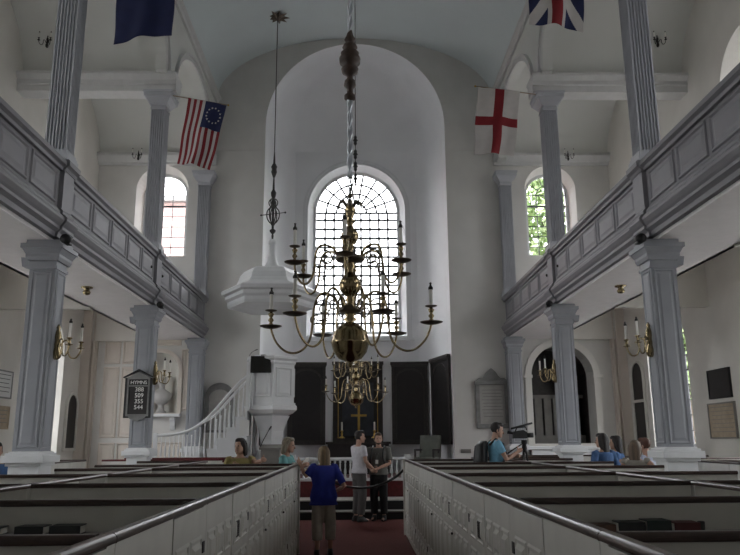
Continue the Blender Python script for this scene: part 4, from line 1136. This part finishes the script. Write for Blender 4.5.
# hymn board on the second left column
t = thing('hymn_board', 'black and grey gabled hymn board hung on the second left column', 'board', (-4.19, 14.27, 2.06))
MB().box(-.215, -.035, .0, .215, -.0, .74).build('board', M_BLACKP, t)
mb = MB()
for (x0, x1, z0, z1) in ((-.215, -.185, .03, .76), (.185, .215, .03, .76), (-.185, .185, .03, .07), (-.185, .185, .595, .62), (-.185, .185, .735, .76)): mb.box(x0, -.055, z0, x1, -.03, z1)
mb.build('frame', M_STONE, t)
mb = MB(); mb.prism([(-.23, .76), (.23, .76), (0, .88)], 'y', -.055, 0); mb.build('gable', M_STONE, t)
mb = MB(); mb.prism([(-.29, .755), (0, .90), (.29, .755), (.29, .775), (0, .93), (-.29, .775)], 'y', -.085, 0); mb.build('gable_moulding', M_BLACK, t)
mb = MB(); mb.prism([(-.17, .03), (.17, .03), (.13, -.02), (.07, -.03), (.04, -.06), (-.04, -.06), (-.07, -.03), (-.13, -.02)], 'y', -.045, 0); mb.build('apron', M_STONE, t)
for x in (-.24, .24): MB().box(x - .015, -.06, 0, x + .015, 0, .76).build('side_strip', M_BLACK, t)
text_mesh('title_lettering', 'HYMNS', .095, M_WHITET, t, (0, -.037, .67), (PI / 2, 0, 0))
for q, s in enumerate(('388', '509', '355', '544')):
    text_mesh('hymn_number', s, .115, M_WHITET, t, (.02, -.037, .535 - q * .112), (PI / 2, 0, 0))

# rope across the aisle
t = thing('rope_barrier', 'black rope hanging across the aisle behind the woman in blue', 'rope', (0, 13.28, 0))
pts = [(.86, 0, 1.12), (.70, .0, .98), (.45, 0, .86), (.15, 0, .80), (-.15, 0, .82), (-.5, 0, .93), (-.86, 0, 1.10)]
MB().tube(smooth(pts, 5), .022, 8).build('rope', M_BLACK, t)
for x in (-.86, .86): MB().ball((x, 0, 1.11), .035, 10, 6).build('hook', M_BRASS, t)
# ------------------------------------------------------------------ people
SKIN = mat('skin', (.42, .25, .18), .55, noise=.05); EYE_M = mat('eye_dark', (.02, .015, .012), .3); LIP = mat('lips', (.30, .12, .10), .5)
def solid(mb, name, m, parent, vox, it=4):
    """join overlapping volumes into one continuous skin"""
    o = mb.build(name, m, None)
    r = o.modifiers.new('remesh', 'REMESH'); r.mode = 'VOXEL'; r.voxel_size = vox
    s = o.modifiers.new('smooth', 'SMOOTH'); s.factor = .5; s.iterations = it
    bpy.context.view_layer.update()
    me = bpy.data.meshes.new_from_object(o.evaluated_get(bpy.context.evaluated_depsgraph_get()))
    bpy.data.objects.remove(o)
    me.name = name; me.materials.clear(); me.materials.append(m)
    me.polygons.foreach_set('use_smooth', [True] * len(me.polygons))
    n = bpy.data.objects.new(name, me); col.objects.link(n); n.parent = parent
    return n
def hand(mb, wrist, d, palm_n, side, curl=.5):
    """palm, four unequal bent fingers and a thumb; d = pointing direction, palm_n = palm normal, side = thumb side vector"""
    d, nrm, sd = Vector(d).normalized(), Vector(palm_n).normalized(), Vector(side).normalized()
    w = Vector(wrist)
    mb.tube([w - d * .01, w + d * .03, w + d * .085], [.026, .032, .034], 10, round_ends=True)
    for i, (off, ln) in enumerate(((.027, .070), (.009, .080), (-.009, .074), (-.026, .056))):
        b = w + d * .080 + sd * off
        k1 = b + (d * math.cos(curl * .6) + nrm * math.sin(curl * .6)) * ln * .5
        k2 = k1 + (d * math.cos(curl * 1.6) + nrm * math.sin(curl * 1.6)) * ln * .55
        mb.tube([b - d * .02, b, k1, k2], [.0105, .0105, .0098, .0085], 8, round_ends=True)
    b = w + d * .025 + sd * .028
    k1 = b + (d * .6 + sd * .7).normalized() * .045; k2 = k1 + (d * .9 + sd * .15 + nrm * .4).normalized() * .035
    mb.tube([w + d * .02 + sd * .01, b, k1, k2], [.014, .0125, .0115, .0095], 8, round_ends=True)
def person(label, loc, rz, h, top, bottom, hair, pose=None, sleeve=.55, hem=.84, leg_end=.10, hair_kind='short', skirt=False, beard=False, shoes=M_BLACK, skin=SKIN, female=False, hy=0, hpit=0, group=None, wide=1.0):
    """local frame: facing +Y, right hand on +X, authored for a 1.75 m figure and scaled"""
    t = thing('person', label, 'person', loc, rz, group)
    k = h / 1.75
    J = dict(le=(-.26, -.03, 1.15), lw=(-.25, .07, .91), re=(.26, -.03, 1.15), rw=(.25, .07, .91), lean=(0, 0),
             lk=(-.10, .02, .50), la=(-.10, -.02, .09), rk=(.10, .02, .50), ra=(.10, -.02, .09), lc=.5, rc=.5)
    J.update(pose or {})
    lx, ly = J['lean']
    def T(p):                       # lean of the trunk above the hips
        q = max(0, p[2] - .93) / .5
        return Vector((p[0] + lx * q, p[1] + ly * q, p[2])) * k
    S = lambda p: Vector(p) * k
    sw = .172 if female else .195
    shL, shR = (-sw, -.01, 1.415), (sw, -.01, 1.415)
    hipw, chw = (.165, .160) if female else (.155, .172)
    hipw *= wide; chw *= wide; sw *= (1 + wide) / 2
    TR = [(.86, hipw * .92, .105, 0), (.93, hipw, .112, 0), (1.02, hipw * .90, .10, 0), (1.12, chw * .80, .093, .004), (1.25, chw * .95, .112, .008), (1.34, chw, .108, .0), (1.41, chw * .92, .085, -.012), (1.455, .085, .062, -.015)]
    def trunk(mb, e, z0=.80):
        R = []
        for z, rx, ry, oy in TR:
            if z >= z0: R.append((tuple(T((0, oy, z))), (rx + e) * k, (ry + e) * k, 0))
        mb.loft(R, 20)
    hyr = math.radians(hy); hc = T((0, .02, 1.545))
    def H(p):
        x, y, z = p; cp, sp = math.cos(hpit), math.sin(hpit)
        y, z = y * cp - z * sp, y * sp + z * cp
        x, y = x * math.cos(hyr) - y * math.sin(hyr), x * math.sin(hyr) + y * math.cos(hyr)
        return hc + Vector((x, y, z)) * k
    # --- body: one continuous surface
    mb = MB(); trunk(mb, 0)
    mb.tube([T((0, -.015, 1.42)), T((0, -.005, 1.50)), H((0, -.01, .03))], [.062 * k, .054 * k, .055 * k], 12)
    HD = [(-.035, .026, .030, .062), (-.018, .048, .052, .045), (.02, .064, .078, .022), (.065, .072, .092, .008), (.11, .076, .098, .0), (.15, .072, .092, -.006), (.185, .052, .066, -.008), (.203, .02, .026, -.008)]
    V = []
    for z, rx, ry, oy in HD:
        for q in range(20):
            a = 2 * PI * q / 20; V.append(H((rx * math.cos(a), oy + ry * math.sin(a), z)))
    F = [[i * 20 + q, i * 20 + (q + 1) % 20, (i + 1) * 20 + (q + 1) % 20, (i + 1) * 20 + q] for i in range(len(HD) - 1) for q in range(20)]
    F += [list(range(20))[::-1], [(len(HD) - 1) * 20 + q for q in range(20)]]
    mb.add(V, F, 0, True)
    mb.tube([H((0, .097, .085)), H((0, .112, .055)), H((0, .118, .042))], [.008 * k, .012 * k, .013 * k], 8, round_ends=True)
    for s in (-1, 1): mb.tube([H((s * .074, -.005, .085)), H((s * .082, -.012, .06)), H((s * .074, -.004, .035))], [.012 * k, .014 * k, .010 * k], 7, round_ends=True)
    mb.tube([H((-.02, .086, .013)), H((.02, .086, .013))], .009 * k, 7, round_ends=True)
    for s, sh, el, wr, cu in ((-1, shL, J['le'], J['lw'], J['lc']), (1, shR, J['re'], J['rw'], J['rc'])):
        a, b, c = T(sh), S(el), S(wr)
        mb.tube([a, a.lerp(b, .45), b, b.lerp(c, .35), c], [.050 * k, .045 * k, .036 * k, .038 * k, .025 * k], 12, round_ends=True)
        d = (c - b).normalized(); inn = Vector((-s, .15, 0)); inn = (inn - d * inn.dot(d)).normalized(); th = d.cross(inn) * s
        if th.y < 0 and abs(d.y) < .7: th = -th
        hand(mb, c, d, inn, th, cu)
    for s, kn, an in ((-1, J['lk'], J['la']), (1, J['rk'], J['ra'])):
        hp = S((s * .09, 0, .90)); b, c = S(kn), S(an)
        mb.tube([hp, hp.lerp(b, .5), b, b.lerp(c, .35) + Vector((0, -.012, 0)) * k, c], [.088 * k, .072 * k, .052 * k, .054 * k, .034 * k], 14, round_ends=True)
        mb.tube([c, c + S((0, .06, -.045)), c + S((s * .012, .15, -.06))], [.036 * k, .036 * k, .026 * k], 10, round_ends=True)
    solid(mb, 'body', skin, t, .0075)
    # --- face
    for s in (-1, 1):
        MB().ball(tuple(H((s * .030, .088, .085))), .0105 * k, 8, 6).build('eye', EYE_M, t)
    MB().tube([H((-.022, .094, .012)), H((0, .097, .013)), H((.022, .094, .012))], [.004 * k, .006 * k, .004 * k], 6, round_ends=True).build('mouth', LIP, t)
    # --- hair
    mb = MB()
    if hair_kind == 'short':
        for (x, y, z, r) in ((0, -.018, .115, (.084, .098, .098)), (0, .04, .165, (.066, .055, .045)), (.062, -.02, .085, (.022, .05, .06)), (-.062, -.02, .085, (.022, .05, .06))): mb.ball(tuple(H((x, y, z))), tuple(c * k for c in r), 16, 10)
    else:
        for (x, y, z, r) in ((0, -.022, .115, (.090, .104, .100)), (0, .035, .17, (.066, .058, .042))): mb.ball(tuple(H((x, y, z))), tuple(c * k for c in r), 16, 10)
        ln = {'bob': -.05, 'long': -.25, 'mid': -.12}[hair_kind]
        mb.loft([(tuple(H((0, -.045, .13))), .092 * k, .075 * k, hyr), (tuple(H((0, -.055, .05))), .098 * k, .070 * k, hyr), (tuple(H((0, -.065, -.02))), .094 * k, .058 * k, hyr), (tuple(H((0, -.078, ln))), .082 * k, .038 * k, hyr), (tuple(H((0, -.08, ln - .03))), .05 * k, .02 * k, hyr)], 16)
        for s in (-1, 1): mb.tube([H((s * .072, .015, .15)), H((s * .086, .0, .08)), H((s * .086, -.01, .0)), H((s * .078, -.03, max(ln, -.06)))], [.022 * k, .024 * k, .024 * k, .014 * k], 8, round_ends=True)
    solid(mb, 'hair', hair, t, .010 if hair_kind == 'short' else .009, 3)
    if beard:
        mb = MB(); mb.tube([H((-.060, .03, .03)), H((-.045, .07, -.01)), H((0, .092, -.022)), H((.045, .07, -.01)), H((.060, .03, .03))], [.012 * k, .018 * k, .022 * k, .018 * k, .012 * k], 8, round_ends=True)
        solid(mb, 'beard', hair, t, .008, 3)
    # --- clothes
    mb = MB(); R = []
    e = .020
    zs = [hem] + [z for z, *_ in TR if z > hem + .03]
    for z in zs:
        best = min(TR, key=lambda r: abs(r[0] - z)); rx, ry, oy = best[1], best[2], best[3]
        ex = e + ((.012 + .11 * (wide - 1)) if z == hem else .03 * (wide - 1))
        R.append((tuple(T((0, oy, min(z, 1.44)))), (rx + ex) * k, (ry + ex) * k, 0))
    mb.loft(R, 22)
    for s, sh, el, wr in ((-1, shL, J['le'], J['lw']), (1, shR, J['re'], J['rw'])):
        a, b, c = T(sh), S(el), S(wr)
        if sleeve <= 1: mb.tube([a - Vector((s * .04, 0, 0)) * k, a, a.lerp(b, sleeve * .6), a.lerp(b, sleeve)], [.062 * k, .068 * k, .066 * k, .060 * k], 14)
        else: mb.tube([a - Vector((s * .04, 0, 0)) * k, a, a.lerp(b, .5), b, b.lerp(c, .5), b.lerp(c, .93)], [.062 * k, .068 * k, .060 * k, .052 * k, .046 * k, .040 * k], 14)
    solid(mb, 'shirt', top, t, .011, 5)
    mb = MB()
    mb.loft([(tuple(S((0, 0, .80))), hipw * 1.0 * k, .114 * k, 0), (tuple(S((0, 0, .90))), (hipw + .010) * k, .122 * k, 0), (tuple(S((0, 0, 1.03))), (hipw * .9 + .008) * k, .108 * k, 0)], 20)
    for s, kn, an in ((-1, J['lk'], J['la']), (1, J['rk'], J['ra'])):
        hp = S((s * .088, 0, .90)); b, c = S(kn), S(an)
        P = [hp, hp.lerp(b, .5), b, b.lerp(c, .5), b.lerp(c, 1 - (leg_end - .05) / .45)]
        mb.tube(P, [c_ * k * w_ for c_, w_ in zip((.100, .090, .078, .072, .066), (1, 1 + (wide - 1) * .5, wide, wide, wide))], 16)
    solid(mb, 'trousers', bottom, t, .012, 5)
    for s, an in ((-1, J['la']), (1, J['ra'])):
        c = S(an); mb = MB()
        mb.loft([((c.x + s * .006 * k, c.y + .045 * k, c.z - .088 * k), .046 * k, .128 * k, 0), ((c.x + s * .006 * k, c.y + .045 * k, c.z - .060 * k), .050 * k, .134 * k, 0), ((c.x + s * .004 * k, c.y + .02 * k, c.z - .025 * k), .046 * k, .09 * k, 0), ((c.x, c.y - .005 * k, c.z + .02 * k), .042 * k, .05 * k, 0)], 16)
        mb.build('shoe', shoes, t)
    return t, T, H, k
def cloth(n, c, r=.9): return mat(n, c, r, noise=.10, scale=18, bump=.1)
HB, HD_, HG = mat('brown_hair', (.13, .085, .042), .6, noise=.5, scale=30, stretch=(1, 1, .08), bump=.4), mat('dark_hair', (.014, .010, .009), .6, noise=.4, scale=30, stretch=(1, 1, .08), bump=.4), mat('grey_blond_hair', (.22, .18, .13), .6, noise=.45, scale=30, stretch=(1, 1, .08), bump=.4)

person('woman in a royal blue polo shirt and khaki trousers, seen from behind, hand on hip', (-.47, 10.95, .012), math.radians(8), 1.52,
       cloth('royal_blue_polo', (.012, .022, .20)), cloth('khaki', (.36, .33, .28)), HB,
       dict(le=(-.30, -.02, 1.26), lw=(-.375, .13, 1.435), re=(.34, -.10, 1.10), rw=(.21, .05, 1.02), lc=.2, rc=.7, ra=(.12, .06, .09), rk=(.12, .06, .50)),
       sleeve=.85, hem=.80, leg_end=.22, hair_kind='long', female=True, hy=8, wide=1.25)
t, T, H, k = person('woman with grey-blond hair in a teal top holding a white leaflet by the pew end', (-1.10, 11.95, .012), math.radians(-105), 1.65,
       cloth('teal_top', (.17, .40, .40)), cloth('dark_slacks', (.03, .03, .035)), HG,
       dict(le=(-.25, .06, 1.18), lw=(-.10, .28, 1.28), re=(.25, .06, 1.18), rw=(.10, .28, 1.28), lc=.9, rc=.9), sleeve=.75, hem=.74, hair_kind='bob', female=True, hpit=-.1)
o = MB().box(-.11, -.003, -.07, .11, .003, .07).build('leaflet', MATS.get('paper'), None, loc=(-.80, 11.88, 1.29)); o.rotation_euler = (math.radians(-35), 0, math.radians(-105)); tag(o, 'white leaflet held by the woman in teal', 'leaflet')
person('woman with dark hair in an olive yellow top leaning her arm on the pew rail', (-1.76, 11.42, .0), math.radians(186), 1.655,
       cloth('olive_yellow_top', (.30, .25, .10)), cloth('jeans', (.04, .05, .09)), HD_,
       dict(le=(-.27, .14, 1.37), lw=(-.36, .36, 1.405), re=(.25, .06, 1.20), rw=(.12, .24, 1.30), lc=.9, rc=.8, lean=(0, .04)), sleeve=.45, hair_kind='bob', female=True, hy=-35)
person('man in a white short-sleeved shirt and grey trousers talking, seen in profile', (.06, 15.45, .012), math.radians(-62), 1.80,
       cloth('white_shirt', (.50, .49, .52)), cloth('grey_trousers', (.075, .07, .068)), HD_,
       dict(re=(.25, .02, 1.14), rw=(.20, .22, 1.0), le=(-.25, .04, 1.14), lw=(-.14, .26, 1.04), rc=.7, lc=.7), sleeve=.62, hem=.92, hy=-10, wide=1.15)
t, T, H, k = person('bearded man in a grey shirt with a backpack and badge, facing the camera', (.47, 15.60, .012), math.radians(164), 1.76,
       cloth('grey_shirt', (.14, .14, .125)), cloth('black_trousers', (.014, .014, .015)), cloth('brown_hair_dark', (.06, .035, .02), .6),
       dict(re=(.25, .05, 1.13), rw=(.10, .25, 1.02), le=(-.25, .05, 1.13), lw=(-.06, .26, 1.04), rc=1.0, lc=1.0), sleeve=.8, hem=.90, beard=True, hy=20, wide=1.12)
for s in (-1, 1):
    mb = MB(); mb.tube([T((s * .125, -.12, 1.15)), T((s * .125, -.11, 1.38)), T((s * .12, -.02, 1.47)), T((s * .12, .10, 1.40)), T((s * .135, .145, 1.24)), T((s * .16, .10, 1.08))], .020, 8); mb.build('backpack_strap', M_BLACK, t)
MB().loft([(tuple(T((0, -.22, .98))), .13, .08, 0), (tuple(T((0, -.23, 1.1))), .155, .10, 0), (tuple(T((0, -.22, 1.35))), .145, .09, 0), (tuple(T((0, -.19, 1.42))), .09, .05, 0)], 18).build('backpack', M_BLACK, t)
MB().box(-.03, .155, 1.13, .03, .160, 1.21).build('badge', M_WHITET, t)
MB().tube([T((-.06, .06, 1.45)), (-.02, .152, 1.30), (0, .157, 1.21), (.02, .152, 1.30), T((.06, .06, 1.45))], .005, 6).build('lanyard', M_STONE, t)

t, T, H, k = person('man in a light blue shirt with a black backpack working the camcorder', (2.36, 12.6, .10), math.radians(-88), 1.80,
       cloth('light_blue_shirt', (.16, .36, .50)), cloth('dark_jeans', (.03, .035, .05)), HD_,
       dict(re=(.24, .12, 1.15), rw=(.10, .34, 1.27), le=(-.24, .10, 1.17), lw=(-.08, .32, 1.20), rc=1.0, lc=1.0), sleeve=.6, hy=0, hpit=-.18)
MB().loft([(tuple(T((0, -.24, .98))), .14, .09, 0), (tuple(T((0, -.26, 1.1))), .165, .12, 0), (tuple(T((0, -.24, 1.36))), .155, .11, 0), (tuple(T((0, -.20, 1.45))), .10, .06, 0)], 18).build('backpack', M_BLACK, t)
for s in (-1, 1):
    mb = MB(); mb.tube([T((s * .125, -.13, 1.38)), T((s * .12, -.02, 1.478)), T((s * .12, .10, 1.40)), T((s * .135, .145, 1.24)), T((s * .165, .06, 1.06))], .020, 8); mb.build('backpack_strap', M_BLACK, t)

t = thing('camcorder', 'black camcorder with a top microphone on the tripod', 'camera', (2.82, 12.6, 1.61)); t.scale = (.82, .82, .82)
mb = MB(); mb.prism([(-.19, .02), (.10, .02), (.10, .14), (.02, .19), (-.19, .16)], 'y', -.06, .06); mb.build('body', M_BLACK, t, .012)
MB().tube([(.10, 0, .085), (.16, 0, .085), (.23, 0, .085)], [.045, .05, .052], 16).build('lens', M_BLACK, t)
mb = MB(); mb.tube([(-.14, 0, .16), (-.10, 0, .235), (.08, 0, .255), (.10, 0, .19)], .014, 8); mb.build('handle', M_BLACK, t)
MB().tube([(-.23, -.02, .22), (.22, -.02, .33)], .022, 10).build('shotgun_microphone', M_BLACK, t)
MB().tube([(-.19, 0, .13), (-.30, 0, .15)], [.03, .035], 10).build('eyepiece', M_BLACK, t)
t = thing('tripod', 'black tripod carrying the camcorder among the right pews', 'tripod', (2.85, 12.6, .10))
for a in (90, 210, 330):
    ca, sa = math.cos(math.radians(a)), math.sin(math.radians(a))
    MB().tube([(.02 * ca, .02 * sa, 1.36), (.10 * ca, .10 * sa, .7), (.17 * ca, .17 * sa, .01)], [.018, .015, .012], 8).build('leg', M_BLACK, t)
MB().lathe([(.03, 1.30), (.045, 1.36), (.035, 1.42), (.05, 1.45), (.05, 1.50)], (0, 0, 0), 14).build('head', M_BLACK, t)
mb = MB(); mb.tube([(-.03, 0, 1.44), (-.22, -.03, 1.33), (-.40, -.05, 1.22)], .012, 8); mb.build('pan_handle', M_BLACK, t)

DEN = cloth('denim_blue', (.045, .10, .22))
person('dark-haired person in a blue shirt, left of the pair beyond the right column', (4.12, 12.4, 0), math.radians(20), 1.70, DEN, cloth('dark_slacks', (.03, .03, .035)), HD_, dict(), sleeve=1.5, hair_kind='mid', female=True, hy=25)
person('long-haired person in a blue shirt, right of the pair beyond the column', (4.55, 12.95, 0), math.radians(60), 1.66, DEN, cloth('dark_slacks', (.03, .03, .035)), HD_, dict(), sleeve=1.5, hair_kind='long', female=True)
person('woman with long light brown hair and bare arms beside the nearer right column', (4.13, 11.0, 0), math.radians(-25), 1.585, cloth('sleeveless_top', (.25, .23, .20)), cloth('dark_slacks', (.03, .03, .035)), mat('light_brown_hair', (.11, .075, .05), .6, noise=.5, scale=30, stretch=(1, 1, .08), bump=.4),
       dict(re=(.30, -.02, 1.30), rw=(.42, .16, 1.38)), sleeve=.15, hair_kind='long', female=True, hy=-10)
person('person in a pale blue shirt half hidden behind the nearer right column', (4.52, 11.6, 0), math.radians(50), 1.62, cloth('pale_blue_shirt', (.36, .40, .50)), cloth('jeans', (.04, .05, .09)), cloth('auburn_hair', (.08, .03, .018), .6),
       dict(le=(-.30, -.02, 1.30), lw=(-.40, .14, 1.34)), sleeve=.9)
person('person in a denim blue shirt cut by the left edge of the picture', (-4.86, 10.2, 0), math.radians(-150), 1.62, DEN, cloth('dark_slacks', (.03, .03, .035)), HD_,
       dict(le=(-.28, .02, 1.20), lw=(-.22, .24, 1.24), lc=.8), sleeve=1.5)
